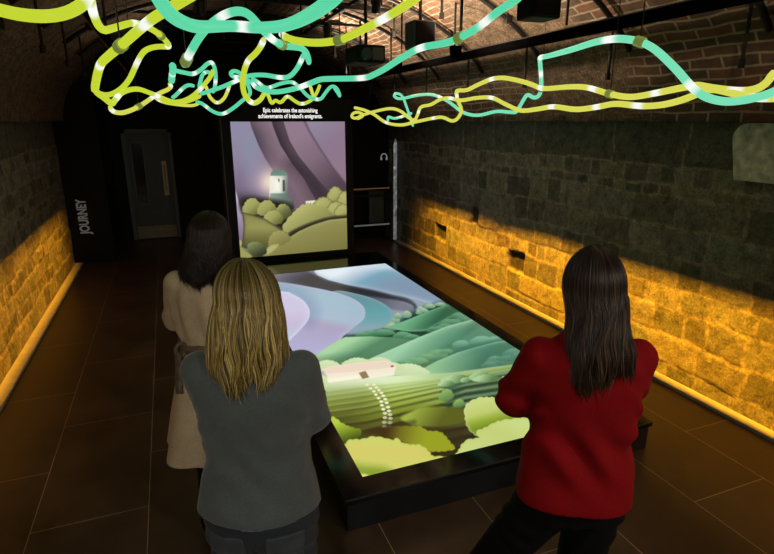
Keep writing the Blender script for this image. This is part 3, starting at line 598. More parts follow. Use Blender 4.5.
# ------------------------------------------------------------------ black lighting rig under the vault
rig = empty('lighting_rig', (MID, 4.0, 2.4), 'black grid of arched pipes, rails and drop rods under the brick vault', 'lighting rig')
def arch(th, off=.2): return MID-(HALF-off)*math.cos(th), SPRING+(RISE-off)*math.sin(th)
ARCH_Y = [1.3, 2.35, 3.4, 4.45, 5.5, 6.55, 7.6, 8.65, 9.6]
for y in ARCH_Y:
    MB().tube([(arch(t)[0], y, arch(t)[1]) for t in np.linspace(.6, math.pi-.4, 26)], .021, 8).build('arched_pipe', M['steel'], rig, smooth=True)
RAILS = [2.62, 1.95, 1.2, .45, -.32]
def arch_z(x, off=.2): return SPRING+(RISE-off)*math.sqrt(max(0, 1-((x-MID)/(HALF-off))**2))
for x in RAILS:
    if abs(x-2.62) < .01 or abs(x+.32) < .01: continue
    MB().box(x-.02, x+.02, .9, 10.2, arch_z(x)-.06, arch_z(x)-.02, .003).build('rail', M['steel'], rig)
for y in ARCH_Y:
    for x in (-.7, 0.1, .8, 1.55, 2.25, 3.12):
        if x in (.1, 1.55) and y < 5: continue
        z = arch_z(x)-.01; L = .34 if x in (-.7, 3.12) else .26
        b = MB(); b.tube([(x, y, z+.02), (x, y, z-L)], .011, 6); b.tube([(x, y, z-L), (x, y, z-L-.05)], .02, 6); b.build('drop_rod', M['steel'], rig)
    for x in (-.6, .5, 1.85, 2.9):
        z = arch_z(x); b = MB(); b.tube([(x, y, z), (x, y, z+.17)], .009, 6); b.box(x-.03, x+.03, y-.03, y+.03, z-.03, z+.03, .004); b.build('ceiling_bracket', M['steel'], rig)
    for i, (x, dy) in enumerate(((.3, .35), (1.35, .6))):
        z = arch_z(x)-.09
        if y > 4: MB().box(-.3, 2.6, y+dy-.012, y+dy+.012, z-.02, z+.01).build('cross_bar', M['steel'], rig)

M['blade'] = simple('matt_black_blade', (.0012, .0012, .0012), .9, .1, 20, spec=0)
# long slot wall washers (housing round each real lamp; the slot lets light fall only on the foot of the wall)
def washer(name, S, d, y0, y1, label, hi, lo, sgn):
    w = empty(name, (S[0], (y0+y1)/2, S[1]-.05), label, 'wall washer light', 'slot lights over the walls')
    S = np.array([S[0], 0, S[1]])
    def unit(p): q = np.array([p[0], 0, p[1]])-S; return q/np.linalg.norm(q)
    a = unit(hi); c = unit(lo); m = (a+c); m /= np.linalg.norm(m); nrm = np.array([m[2], 0, -m[0]])*(1 if (np.array([m[2], 0, -m[0]])@a) > 0 else -1)
    Ld = .052
    for nm, u, sg in (('upper_blade', a, 1), ('lower_blade', c, -1)):
        e = S+u*Ld+nrm*sg*.0022; s0 = S-m*.02+nrm*sg*.009; e2 = S+m*(Ld*.5)+nrm*sg*.0095
        bm = MB()
        for p, q in ((s0, e2), (e2, e)):
            bm.quadbox(p+np.array([0, y0, 0])*0+np.array([0, (y0+y1)/2, 0]), q+np.array([0, (y0+y1)/2, 0]), np.cross((q-p), [0, 1, 0]), y1-y0, .004)
        bm.build(nm, M['blade'], w)
    p = S-m*.02+nrm*.011; q = S-m*.02-nrm*.011; yy = np.array([0, (y0+y1)/2, 0])
    MB().quadbox(p+yy, q+yy, m, y1-y0, .008).build('back_plate', M['steel'], w)
    for y in (y0, y1-.006): b = MB(); b.quadbox(S-m*.02+np.array([0, y+.003, 0]), S+m*Ld+np.array([0, y+.003, 0]), nrm, .006, .022); b.build('end_cap', M['steel'], w)
    for y in np.arange(y0+.5, y1, 1.6):
        x = S[0]; MB().tube([(x, y, S[2]+.04), (x, y, arch_z(x, 0)-.0)], .01, 6).build('hanger', M['steel'], w)
    return w
washer('wall_washer', WASH_R, dR, -.4, 8.2, 'long thin black slot light running above the right wall kerb', (WALL_R, .80), (WALL_R-.03, 0), 1)
washer('wall_washer', WASH_L, dL, 2.6, 8.6, 'long thin black slot light running above the left wall kerb', (WALL_L, .80), (WALL_L+.035, 0), -1)

# ------------------------------------------------------------------ loudspeakers, projector, spotlights
def speaker(u, v, depth, w, h, d, label, mat):
    c = at(u, v, depth); s = empty('loudspeaker', tuple(c), label, 'loudspeaker')
    x, y, z = c
    MB().box(x-w/2, x+w/2, y-d/2, y+d/2, z-h/2, z+h/2, .012).build('cabinet', mat, s)
    MB().box(x-w/2+.012, x+w/2-.012, y-d/2-.006, y-d/2+.004, z-h/2+.012, z+h/2-.012, .003).build('grille', M['black'], s)
    MB().tube([(x, y, z+h/2-.01), (x, y, arch_z(x, 0)-.01)], .014, 8).build('mounting_pole', M['steel'], s)
speaker(539, 3, 3.3, .20, .19, .18, 'black loudspeaker hung highest, near the loop at the right of the ceiling', M['black'])
speaker(420, 36, 4.6, .20, .22, .2, 'grey loudspeaker behind the turquoise tube in the middle of the ceiling', M['grey_metal'])
c = at(366, 55, 4.4); x, y, z = c
pj = empty('projector', tuple(c), 'dark projector with a teal lens hanging left of the grey loudspeaker', 'projector')
MB().box(x-.13, x+.11, y-.16, y+.16, z-.075, z+.06, .015).build('body', M['black'], pj)
MB().tube([(x-.06, y-.16, z-.01), (x-.06, y-.2, z-.01)], [.05, .045], 14).build('lens', simple('lens_teal', (.02, .07, .07), .15, .1), pj)
MB().box(x+.0, x+.09, y-.165, y-.155, z-.05, z+.04).build('vent_panel', M['grey_metal'], pj)
MB().tube([(x, y, z+.05), (x, y, arch_z(x, 0)-.01)], .014, 8).build('mounting_pole', M['steel'], pj)
def spot(x, y, label, aim):
    z = arch_z(x)-.09; s = empty('spotlight', (x, y, z), label, 'spotlight', 'small track spotlights on the rig')
    p = np.array([x, y, z-.08]); d = np.array(aim, float)-p; d /= np.linalg.norm(d)
    MB().tube([p-d*.09, p-d*.08, p+d*.06, p+d*.075], [.03, .042, .042, .045], 12).build('can', M['steel'], s, smooth=True)
    MB().tube([p+d*.05, p+d*.055], .036, 12).build('lens', M['gloss'], s)
    b = MB(); b.box(x-.055, x+.055, y-.012, y+.012, z-.004, z+.02); b.box(x-.055, x-.047, y-.012, y+.012, z-.09, z); b.box(x+.047, x+.055, y-.012, y+.012, z-.09, z); b.build('yoke', M['steel'], s)
def vault_fill_light(x, y):  # housing for an added lamp that brightens the vault
    s = empty('vault_fill_light', (x, y, 2.56), 'small black fill light on a hanger, added to brighten the brick vault', 'vault_fill_light', 'added fill lights for the vault')
    MB().tube([(x, y, 2.56), (x, y, 2.58), (x, y, 2.64)], [.03, .04, .045], 12).build('can', M['blade'], s)
    MB().tube([(x+.05, y, 2.58), (x+.05, y, arch_z(x+.05, 0)-.01)], .008, 6).build('hanger', M['blade'], s); MB().box(x+.035, x+.055, y-.01, y+.01, 2.57, 2.59).build('clamp', M['blade'], s)
for x, y in VAULT_FILL: vault_fill_light(x, y)
def rear_fill_light(p, a):  # unseen housing for an added fill lamp
    s = empty('rear_fill_light', (p[0], p[1], 2.75), 'black fill light added out of view behind the viewpoint', 'rear_fill_light', 'added fill lights behind the viewpoint'); p = np.array([p[0], p[1], 2.75]); d = np.array(a)-p; d /= np.linalg.norm(d)
    MB().tube([p-d*.16, p-d*.15, p-d*.02, p-d*.015], [.05, .07, .07, .06], 14).build('can', M['steel'], s); MB().tube([p-d*.14, (p[0], p[1], arch_z(p[0], 0)-.01)], .012, 6).build('hanger', M['steel'], s)
for p, a in zip(REAR_FILL, REAR_AIM): rear_fill_light(p, a)
for i, (x, y) in enumerate([(.45, 4.0), (1.2, 4.9), (1.95, 5.2), (.45, 6.1), (1.95, 6.9), (1.2, 7.4), (1.95, 3.9), (.45, 8.2)]):
    spot(x, y, 'small black track spotlight hanging from a rail among the tubes', (x+.2, y+1.5, 0))

# ------------------------------------------------------------------ glowing tubes
YEL = np.array([196, 214, 52]); YEL2 = np.array([214, 216, 84]); TUR = np.array([92, 214, 165]); TUR2 = np.array([120, 224, 180]); WHT = np.array([250, 252, 248])
R_TUBE = .021
def cat(p, n):
    p = np.array(p, float); return Paint.spline(p, n, closed=False)
def tube(path, col, label, whites=(), collars=(), hang=(), group='glowing tubes across the ceiling', dmax=9.5, dmin=.9, dim=1.0):
    """path: (u, v, apparent width); the width of the 5 cm tube gives its distance"""
    q = cat(path, 8); dep = np.clip(542*2*R_TUBE/np.clip(q[:, 2], 1.5, None), dmin, dmax)
    W = np.array([at(u, v, d) for (u, v, w), d in zip(q, dep)])
    # even resampling
    seg = np.linalg.norm(np.diff(W, axis=0), axis=1); L = np.concatenate([[0], np.cumsum(seg)]); n = int(max(16, L[-1]/.02)); s = np.linspace(0, L[-1], n)
    W = np.stack([np.interp(s, L, W[:, k]) for k in range(3)], -1)
    for _ in range(2): W[1:-1] = W[1:-1]*.5+.25*(W[:-2]+W[2:])
    N = len(W); r = np.full(N, R_TUBE*.80); r[0] *= .8; r[-1] *= .8
    b = MB().tube(W, r, 12); me = mesh_from(b.v, b.f)
    uu, vv = project(W); pl = np.concatenate([[0], np.cumsum(np.hypot(np.diff(uu), np.diff(vv)))]); wp = 542*2*R_TUBE/((W-CAM)@FW); c = np.tile(srgb_arr(col*1.0)[None]*dim, (N, 1)); wl = srgb_arr(WHT)
    for (u, v, half) in whites:
        i = int(np.argmin((uu-u)**2+(vv-v)**2)); k = np.clip(1.5-np.abs(pl-pl[i])/(half/.13*wp[i]), 0, 1)[:, None]; c = c*(1-k)+wl*k
    set_colors(me, np.repeat(c, 12, axis=0))
    o = link('light_tube', me, M['tube'], base=tuple(W[0]), smooth=True); tag(o, label, 'light tube', group)
    for (u, v) in collars:
        i = int(np.argmin((uu-u)**2+(vv-v)**2)); i = min(max(i, 2), N-3); t = W[i+1]-W[i-1]; t /= np.linalg.norm(t)
        cl = MB().tube([W[i]-t*.022, W[i]+t*.022], R_TUBE*1.12, 12).build('joint_collar', M['collar'], o); cl['label'] = 'clear dull joint collar'
        MB().tube([W[i]+np.array([0, 0, R_TUBE]), (W[i][0], W[i][1], arch_z(min(max(W[i][0], -1.2), 3.4), 0)-.02)], .003, 5).build('suspension_wire', M['cable'], o)
    return o
t = NT('clear_collar'); t.set((.25, .3, .12), .25); t.b.inputs['Emission Color'].default_value = (.12, .16, .03, 1); t.b.inputs['Emission Strength'].default_value = 1; M['collar'] = t.m
tube([(790, 82, 10.5), (774, 92, 10.5), (745, 100, 10), (720, 101, 10), (697, 92, 10), (675, 68, 9.7), (650, 46, 9.3), (625, 39, 9), (600, 41, 8.4), (570, 50, 7.4), (548, 56, 6.2), (540.5, 57.5, 5.6), (540, 62, 5.4), (541, 75, 5.2), (541, 90, 5), (538, 96.5, 4.9), (533, 97.5, 4.8), (527, 95, 4.7), (520, 106, 4.5), (516, 112, 4.4), (508, 112, 4.3), (496, 111.4, 4.2), (478, 115.3, 4.1), (463, 112.3, 4), (449, 102, 3.9), (434, 95, 3.8), (419, 95, 3.6), (401, 98.7, 3.5), (394.5, 96.5, 3.4), (396, 93.5, 3.3), (402, 96, 3.2), (407, 108, 3.1), (413, 126, 3)],
     TUR2, 'turquoise glowing tube arching up then dropping sharply, right side of the ceiling', [(690, 88, .07), (611, 39, .09), (542, 57, .05), (541, 72, .07), (520, 109, .05), (441, 97, .08), (411, 119, .08)], [(541, 88), (640, 42)])
tube([(774, 72, 10), (770, 78, 10), (765, 85, 10), (752, 90.5, 9.8), (735, 91, 9.6), (709, 87.7, 9.3), (697, 85.5, 9), (682, 87.7, 8.6), (656, 93, 8), (631, 97, 7.6), (610, 94, 7.2), (588, 87.7, 6.8), (570, 86.8, 6.4), (544, 88.6, 6), (533, 85, 5.8), (523, 81.7, 5.6), (505, 78, 5.4), (492, 79, 5.2), (478, 84.7, 5), (467, 90, 4.8), (458, 90.5, 4.7), (456.5, 93, 4.6), (458, 101, 4.5), (461.5, 110, 4.4), (458, 118, 4.3), (452, 121, 4.2), (443, 117.4, 4.1), (434, 118, 4), (415, 122, 3.9), (401, 125, 3.8), (386, 122.5, 3.7), (374, 114.4, 3.7), (364, 110, 3.6), (354, 107.5, 3.6)],
     YEL2, 'yellow glowing tube, the upper one of the two running beside the right vault', [(734, 91, .09), (656, 93, .07), (594, 89, .07), (542, 88, .05), (492, 78, .06), (457, 94, .05), (434, 118, .05), (388, 122, .06)], [(610, 94)])
tube([(790, 97, 10), (774, 98, 10), (752, 97.5, 9.8), (733, 93, 9.6), (715, 89, 9.3), (706, 90, 9.1), (697, 94, 8.8), (682, 100, 8.5), (661, 105, 8), (640, 106, 7.7), (616, 103.7, 7.4), (597, 107, 7.1), (576, 109.4, 6.7), (554, 106.7, 6.2), (538, 109, 5.8), (521, 110.5, 5.4), (506, 104.5, 5.1), (492, 97.8, 4.9), (476, 98, 4.7), (461, 100.4, 4.5), (449, 98, 4.3), (440, 99.5, 4.2), (431, 104.6, 4.1), (421, 107, 4), (417.7, 114.4, 3.9), (414.7, 120, 3.8), (409, 118, 3.8), (401, 111.4, 3.7), (391, 108.5, 3.7), (375, 111.4, 3.6), (363, 115, 3.6), (355, 118.5, 3.6), (351, 116, 3.6), (356, 112, 3.6), (364, 115, 3.6), (357, 119, 3.6)],
     YEL2, 'yellow glowing tube, the lower one of the two running beside the right vault', [(640, 105, .08), (597, 107, .06), (553, 107, .06), (492, 98, .06), (452, 99, .06), (418, 111, .05), (760, 98, .1)], [])
tube([(388, 121, 3.2), (388, 116, 3.2), (393, 118.5, 3.2), (401, 117, 3.2), (412, 113, 3.2)], TUR2, 'short hooked turquoise tube beside the far end of the yellow tubes', [(401, 117, .05)])
tube([(524, -8, 11), (514, 1, 10.6), (496, 13, 10), (479, 26.7, 9.6), (461, 37, 9.1), (446, 43, 8.8), (422, 47.5, 8.5), (404, 56.5, 8), (386, 68, 7.5), (374, 74.5, 7.2), (363, 78, 7), (330, 78.8, 6.8), (320, 79.5, 6.7), (311, 83, 6.6), (297, 88, 6.4), (279, 91.7, 6.2), (266, 91, 6), (256, 87, 5.7), (251, 82, 5.5), (240, 78, 5.2), (232.5, 76, 5), (231, 72.5, 4.9), (236, 71, 4.8), (242, 75, 4.8), (248, 85, 4.7), (250, 94, 4.6), (243, 100, 4.5), (232.7, 108.5, 4.5), (222, 114, 4.4), (212, 111, 4.4), (202, 103.4, 4.4), (196, 102, 4.4)],
     TUR, 'long turquoise glowing tube crossing the middle of the ceiling to a small loop', [(487, 20, .08), (422, 47, .06), (361, 78, .08), (304, 86, .09), (238, 77, .05), (255, 86, .05), (226, 113, .06), (207, 107, .05)], [(461, 37)])
tube([(150, -16, 19.5), (158, -4, 19), (166, 10, 18), (179, 20.5, 17), (196, 26.5, 15.5), (214, 26.5, 14), (235, 26, 13), (252, 27.5, 13), (266, 27.5, 13.5), (282, 26, 14.5), (298, 21, 16), (318, 10, 18), (336, -4, 19.5), (346, -16, 20)],
     TUR, 'thick turquoise glowing tube sagging in the nearest wide U at the top', [(242, 27, .07)], [])
tube([(184, 65, 9.5), (190, 53, 9.8), (200, 36, 10), (212, 23, 10.2), (225, 14.5, 10.4), (238, 10.5, 10.5), (247, 13, 10.4), (256, 22, 10), (265, 32.5, 9.6), (274, 40.5, 9), (284, 45.5, 8.5), (295, 47, 8), (302, 48.5, 7.6), (307, 54, 7.3), (309, 63, 7.1)],
     TUR, 'turquoise glowing tube humped like an arch behind the nearest U', [(190, 53, .05), (224, 15, .06), (270, 37, .06)], [(186, 61), (281, 45)])
tube([(304, 54, 6.2), (301, 61, 6.1), (297, 68.5, 6), (290, 76, 5.8), (281, 77.6, 5.6), (264, 75, 5.4), (248, 76, 5.2), (236, 81, 5.1), (222, 87, 5), (207, 92, 4.9), (200, 94, 4.9)],
     TUR, 'turquoise glowing tube dropping from the arch end then running left', [(301, 61, .05), (281, 77, .07), (236, 80, .09)], [])
tube([(172.5, 65, 8.5), (173, 70, 8.3), (172, 76, 8.1), (171.5, 82, 8)], TUR, 'short upright turquoise stub at the left knot of tubes', [(172, 73, .012)], [])
tube([(174, 70, 5.4), (179, 71.5, 5.3), (185, 72.7, 5.2), (193, 74, 5.1), (201, 69.6, 5), (207, 64, 4.9), (211, 62, 4.9), (214, 66, 4.8), (215.7, 75, 4.7), (215, 86, 4.6), (213, 92, 4.5)], TUR, 'turquoise glowing tube rising to a peak right of the left knot', [(193, 74, .05), (211, 62, .04), (215, 80, .05)], [])
tube([(172, 98, 4.6), (175, 96, 4.6), (180, 91, 4.5), (185, 86.5, 4.5), (190, 85, 4.4), (194, 86, 4.4)], TUR, 'small turquoise tube bending up from the knot of tubes at left', [(180, 91, .05)], [])
tube([(199, 88, 4.6), (200.5, 81, 4.6), (203, 74, 4.5), (207.5, 71.5, 4.5), (211, 75, 4.4), (210, 79, 4.4)], TUR, 'small turquoise tube hooked over the yellow one', [(205, 72, .03)], [])
tube([(213, 70, 5.2), (211, 76, 5.2), (206, 82.5, 5.2), (199, 90.5, 5.3), (189, 98.4, 5.3), (177, 102, 5.4), (165, 100.5, 5.4), (157, 96, 5.4), (150, 93, 5.4)], YEL, 'yellow glowing tube slanting down to the knot of tubes at left', [(200, 89, .05), (155, 95, .05)], [])
tube([(206, 86, 4.2), (208, 93, 4.2), (211, 98.5, 4.2), (217.5, 103, 4.1), (224, 98.4, 4.1), (228, 90, 4), (230, 84, 4)], YEL2, 'small yellow glowing tube hanging in a U before the upright screen', [(216, 103, .04), (228, 91, .04)], [])
tube([(150, 93, 3.6), (160, 101, 3.6), (176, 104.5, 3.6), (193, 105.5, 3.6), (201, 102, 3.6)], YEL2, 'thin yellow tube lying lowest in the knot of tubes at left', [(160, 101, .06)], [])
tube([(-30, 0, 15.5), (-14, 5.5, 15.5), (0, 10.3, 15.5), (26, 15.5, 15.6), (52, 16.3, 15.6), (70, 12, 15.3), (83, 4, 15), (90, -6, 14.6), (95, -18, 14.4)], YEL, 'thick yellow glowing tube curving under the top left corner', [(88, -2, .05)], [])
tube([(89, -10, 12), (90.5, 0, 11.6), (93, 12, 11), (98, 24.5, 10.2), (104, 30, 9.4), (112, 28.5, 8.8), (122, 25.5, 8.3), (133, 23, 8), (145, 26, 7.6), (157.6, 33, 7.2), (166, 41, 6.8), (169, 46.5, 6.6), (163, 46.5, 6.5), (154, 47, 6.5), (145, 50.5, 6.6), (140, 57, 6.7), (136, 65, 6.7), (129, 80, 6.6), (119, 90.4, 6.4), (107, 95, 6.2), (96, 92, 6)], YEL, 'yellow glowing tube with a white bend folding back on itself at left', [(92, 7, .07), (133, 23, .04), (169, 46, .03), (136, 64, .06)], [(160, 35)])
tube([(210, -16, 14), (192, -5, 13.5), (172, 7, 13), (150, 20.5, 12.4), (124, 43, 11.4), (108, 56.5, 10.6), (101, 63.5, 10.2), (97.5, 74, 9.8), (95.5, 84, 9.6), (94.5, 91, 9.5)], YEL, 'thick straight yellow glowing tube slanting down from the nearest U', [(146, 23, .05), (100, 63, .025)], [(121, 45)])
tube([(96, 92, 8.2), (102, 96, 8), (108, 101, 7.8), (112, 103.5, 7.4), (115, 100, 7), (123, 92, 6.5), (137, 89, 6.1), (150, 93, 5.8), (160, 97, 5.6), (170, 101, 5.4), (181, 102.5, 5.2), (191, 100, 5.1), (200, 96, 5)], YEL, 'yellow glowing tube making the lowest left corner then waving right', [(117, 98, .05), (156, 96, .06)], [])
tube([(110, 107, 5.8), (113, 111.5, 5.7), (121, 113, 5.6), (129, 111, 5.5), (137, 107.5, 5.4), (146, 102, 5.3), (153, 97, 5.2), (161, 92.5, 5), (168, 89.5, 4.9), (171, 86, 4.8), (169.5, 84, 4.7)], YEL2, 'yellow glowing tube sagging below the lowest left corner', [(112, 110, .04), (152, 98, .06), (170, 87, .03)], [(138, 106)])
tube([(264, 39, 7.6), (261, 46, 7.5), (255.5, 53.5, 7.3), (248.5, 60, 7.1), (245, 68, 7), (243, 77.5, 6.9), (243, 88, 6.8), (246, 97, 6.6), (253, 103, 6.3), (260, 100, 5.9), (264, 94, 5.4), (266, 92, 5), (268.5, 96, 4.6), (271.6, 103, 4.4), (276, 100, 4.3), (280, 103.3, 4.3), (284, 99.5, 4.3), (287.5, 95.8, 4.3), (294.7, 101, 4.3), (302, 104, 4.2), (310.6, 100.6, 4.2), (316.4, 93.4, 4.1), (320, 84.7, 4.1)], YEL, 'yellow glowing tube with a tall drop and zigzags over the upright screen', [(263, 41, .04), (247, 61, .04), (249, 101, .04), (287, 96, .04), (302, 104, .06)], [])
tube([(310, 85.5, 4.1), (312, 92, 4.1), (314, 97.7, 4), (316, 99, 4)], YEL2, 'very short yellow tube above the upright screen', [(316, 98, .02)])
tube([(252, 78, 4.6), (259, 83, 4.6), (266, 88, 4.5), (274, 86, 4.5), (281, 83.5, 4.4), (292, 82, 4.4), (300.5, 88.3, 4.3), (307, 95.5, 4.3), (314, 99, 4.3), (320.7, 99, 4.3), (325, 93.5, 4.2), (331.5, 86, 4.2), (337, 88.5, 4.2), (340, 96.5, 4.1), (338, 93, 4.1), (334, 87.5, 4.1)], TUR, 'turquoise glowing tube waving over the upright screen to a small hook', [(259, 83, .05), (294, 83, .04), (271, 87, .04), (317, 99, .04)])
tube([(281, 34, 8.5), (286, 37, 8.6), (295, 40.5, 8.8), (315, 42.8, 9), (336, 41, 9.2), (348, 37, 9.4), (366, 28, 9.8), (385, 18, 10.2), (404, 6.5, 10.8), (420, -5, 11.4), (432, -14, 11.8)], YEL, 'yellow glowing tube sweeping up to the top edge right of the nearest U', [(384, 18, .08), (283, 35, .04)], [(340, 39.5)])

# ------------------------------------------------------------------ people: smooth signed-distance modelling, one continuous surface per body or garment
class Field:
    def __init__(s, lo, hi, h):
        s.lo = np.array(lo, float); s.h = h; s.n = np.ceil((np.array(hi)-s.lo)/h).astype(int)+1
        s.ax = [s.lo[i]+h*np.arange(s.n[i]) for i in range(3)]; s.D = np.full(s.n, .2, np.float32)
    def win(s, lo, hi):
        a = [int(np.clip(math.floor((lo[i]-s.lo[i])/s.h), 0, s.n[i])) for i in range(3)]; b = [int(np.clip(math.ceil((hi[i]-s.lo[i])/s.h)+1, 0, s.n[i])) for i in range(3)]
        sl = tuple(slice(a[i], b[i]) for i in range(3)); X, Y, Z = np.meshgrid(s.ax[0][sl[0]], s.ax[1][sl[1]], s.ax[2][sl[2]], indexing='ij', sparse=True); return sl, X, Y, Z
    def union(s, sl, d, k):
        o = s.D[sl]
        if k <= 0: s.D[sl] = np.minimum(o, d); return
        h = np.clip(.5+.5*(o-d)/k, 0, 1); s.D[sl] = o*(1-h)+d*h-k*h*(1-h)
    def cut(s, sl, d, k=.004):       # remove the inside of d
        o = s.D[sl]; d = -d; h = np.clip(.5-.5*(o-d)/k, 0, 1); s.D[sl] = o*(1-h)+d*h+k*h*(1-h)
    def cap(s, a, b, ra, rb, k=.03, sub=False):
        a = np.array(a, float); b = np.array(b, float); m = max(ra, rb)+.06+k
        sl, X, Y, Z = s.win(np.minimum(a, b)-m, np.maximum(a, b)+m); e = b-a; l = e@e+1e-12
        t = np.clip(((X-a[0])*e[0]+(Y-a[1])*e[1]+(Z-a[2])*e[2])/l, 0, 1)
        d = np.sqrt((X-a[0]-t*e[0])**2+(Y-a[1]-t*e[1])**2+(Z-a[2]-t*e[2])**2)-(ra+(rb-ra)*t)
        (s.cut if sub else s.union)(sl, d, k); return s
    def chain(s, pts, rs, k=.03):
        for i in range(len(pts)-1): s.cap(pts[i], pts[i+1], rs[i], rs[i+1], k)
        return s
    def ell(s, c, r, k=.03, rot=None, sub=False):
        c = np.array(c, float); r = np.array(r, float); m = r.max()+.06+k; sl, X, Y, Z = s.win(c-m, c+m); X, Y, Z = X-c[0], Y-c[1], Z-c[2]
        if rot is not None: X, Y, Z = [rot[0, i]*X+rot[1, i]*Y+rot[2, i]*Z for i in range(3)]
        k0 = np.sqrt((X/r[0])**2+(Y/r[1])**2+(Z/r[2])**2); k1 = np.sqrt((X/r[0]**2)**2+(Y/r[1]**2)**2+(Z/r[2]**2)**2)+1e-9
        d = k0*(k0-1)/k1; (s.cut if sub else s.union)(sl, d, k); return s
    def loft(s, secs, k=.03, fold=None, p=2.3, sub=False, grow=0):
        """secs: (z, cx, cy, half width, half depth)"""
        S = np.array(sorted(secs)); m = .08
        lo = [(S[:, 1]-S[:, 3]).min()-m, (S[:, 2]-S[:, 4]).min()-m, S[0, 0]-m]; hi = [(S[:, 1]+S[:, 3]).max()+m, (S[:, 2]+S[:, 4]).max()+m, S[-1, 0]+m]
        sl, X, Y, Z = s.win(lo, hi); z = Z.ravel(); t = np.linspace(S[0, 0], S[-1, 0], 400)
        def sm(j):
            v = np.interp(t, S[:, 0], S[:, j]); w = max(3, int(400*.045/(t[-1]-t[0]+1e-9))) | 1; vp = np.pad(v, w//2, mode='edge'); return np.interp(z, t, np.convolve(vp, np.ones(w)/w, 'valid'))
        cx, cy, a, b = [sm(j)[None, None] for j in (1, 2, 3, 4)]; a = a+grow; b = b+grow
        x = (X-cx)/a; y = (Y-cy)/b; rr = (np.abs(x)**p+np.abs(y)**p)**(1/p); d = (rr-1)*np.minimum(a, b)
        if fold is not None: d = d-fold(np.arctan2(x, -y), Z, X, Y)
        d = np.maximum(d, np.maximum(S[0, 0]-Z, Z-S[-1, 0])); (s.cut if sub else s.union)(sl, d, k); return s
    def plane(s, n, off, k=.003):    # keep n.p < off
        sl, X, Y, Z = s.win(s.lo, s.lo+s.h*s.n); d = n[0]*X+n[1]*Y+n[2]*Z-off; s.D = np.maximum(s.D, d).astype(np.float32); return s
    def warp(s, f):
        sl, X, Y, Z = s.win(s.lo, s.lo+s.h*s.n); s.D = (s.D-f(X, Y, Z)).astype(np.float32); return s
    def mesh(s):
        D = s.D; ins = D < 0; c = ins[:-1, :-1, :-1].astype(np.int8)
        cs = [(i, j, k) for i in (0, 1) for j in (0, 1) for k in (0, 1)]; n = [q-1 for q in D.shape]
        cnt = sum(ins[i:i+n[0], j:j+n[1], k:k+n[2]].astype(np.int8) for i, j, k in cs); act = (cnt > 0) & (cnt < 8); I = np.argwhere(act)
        vid = np.full(n, -1, np.int64); vid[act] = np.arange(len(I)); acc = np.zeros((len(I), 3)); num = np.zeros(len(I))
        for a in cs:
            for ax in range(3):
                if a[ax]: continue
                b = list(a); b[ax] = 1; da = D[tuple((I+a).T)]; db = D[tuple((I+b).T)]; m = (da < 0) != (db < 0)
                t = np.where(m, da/(da-db+1e-12), 0); p = np.array(a, float)[None].repeat(len(I), 0); p[:, ax] += t; acc += p*m[:, None]; num += m
        V = s.lo+(I+acc/num[:, None])*s.h; F = []
        for ax in range(3):
            u, v = (ax+1) % 3, (ax+2) % 3; sl0 = [slice(1, -1)]*3; sl0[ax] = slice(0, -1); sl1 = list(sl0); sl1[ax] = slice(1, None)
            a = ins[tuple(sl0)]; b = ins[tuple(sl1)]; E = np.argwhere(a != b)
            if not len(E): continue
            fl = a[tuple(E.T)]; off = np.ones(3, int); off[ax] = 0; E = E+off; q = []
            for du, dv in ((-1, -1), (0, -1), (0, 0), (-1, 0)):
                k = E.copy(); k[:, u] += du; k[:, v] += dv; q.append(vid[tuple(k.T)])
            q = np.stack(q, -1); q[~fl] = q[~fl][:, ::-1]; F.append(q)
        F = np.concatenate(F); F = F[(F >= 0).all(1)]; return V, F
def raw_mesh(V, F):
    me = bpy.data.meshes.new('m'); me.vertices.add(len(V)); me.vertices.foreach_set('co', np.asarray(V, np.float32).ravel()); me.loops.add(F.size); me.polygons.add(len(F))
    me.loops.foreach_set('vertex_index', F.ravel().astype(np.int32)); me.polygons.foreach_set('loop_start', np.arange(0, F.size, F.shape[1], dtype=np.int32)); me.update(calc_edges=True); me.validate(); return me
def relax(V, F, n=1):
    for _ in range(n):
        A = np.zeros_like(V); c = np.zeros(len(V))
        for i in range(4):
            j = (i+1) % 4; np.add.at(A, F[:, i], V[F[:, j]]); np.add.at(c, F[:, i], 1); np.add.at(A, F[:, j], V[F[:, i]]); np.add.at(c, F[:, j], 1)
        V = V*.5+.5*A/np.maximum(c, 1)[:, None]
    return V
def child(name, me, mat, parent, smooth=True):
    if smooth: me.polygons.foreach_set('use_smooth', [True]*len(me.polygons))
    o = bpy.data.objects.new(name, me); C.objects.link(o); me.materials.append(mat); o.parent = parent; return o
def garment(f, name, mat, parent, n=1):
    V, F = f.mesh(); return child(name, raw_mesh(relax(V, F, n), F), mat, parent)
def rotz(a): return np.array([[math.cos(a), -math.sin(a), 0], [math.sin(a), math.cos(a), 0], [0, 0, 1]])
def rotx(a): return np.array([[1, 0, 0], [0, math.cos(a), -math.sin(a)], [0, math.sin(a), math.cos(a)]])

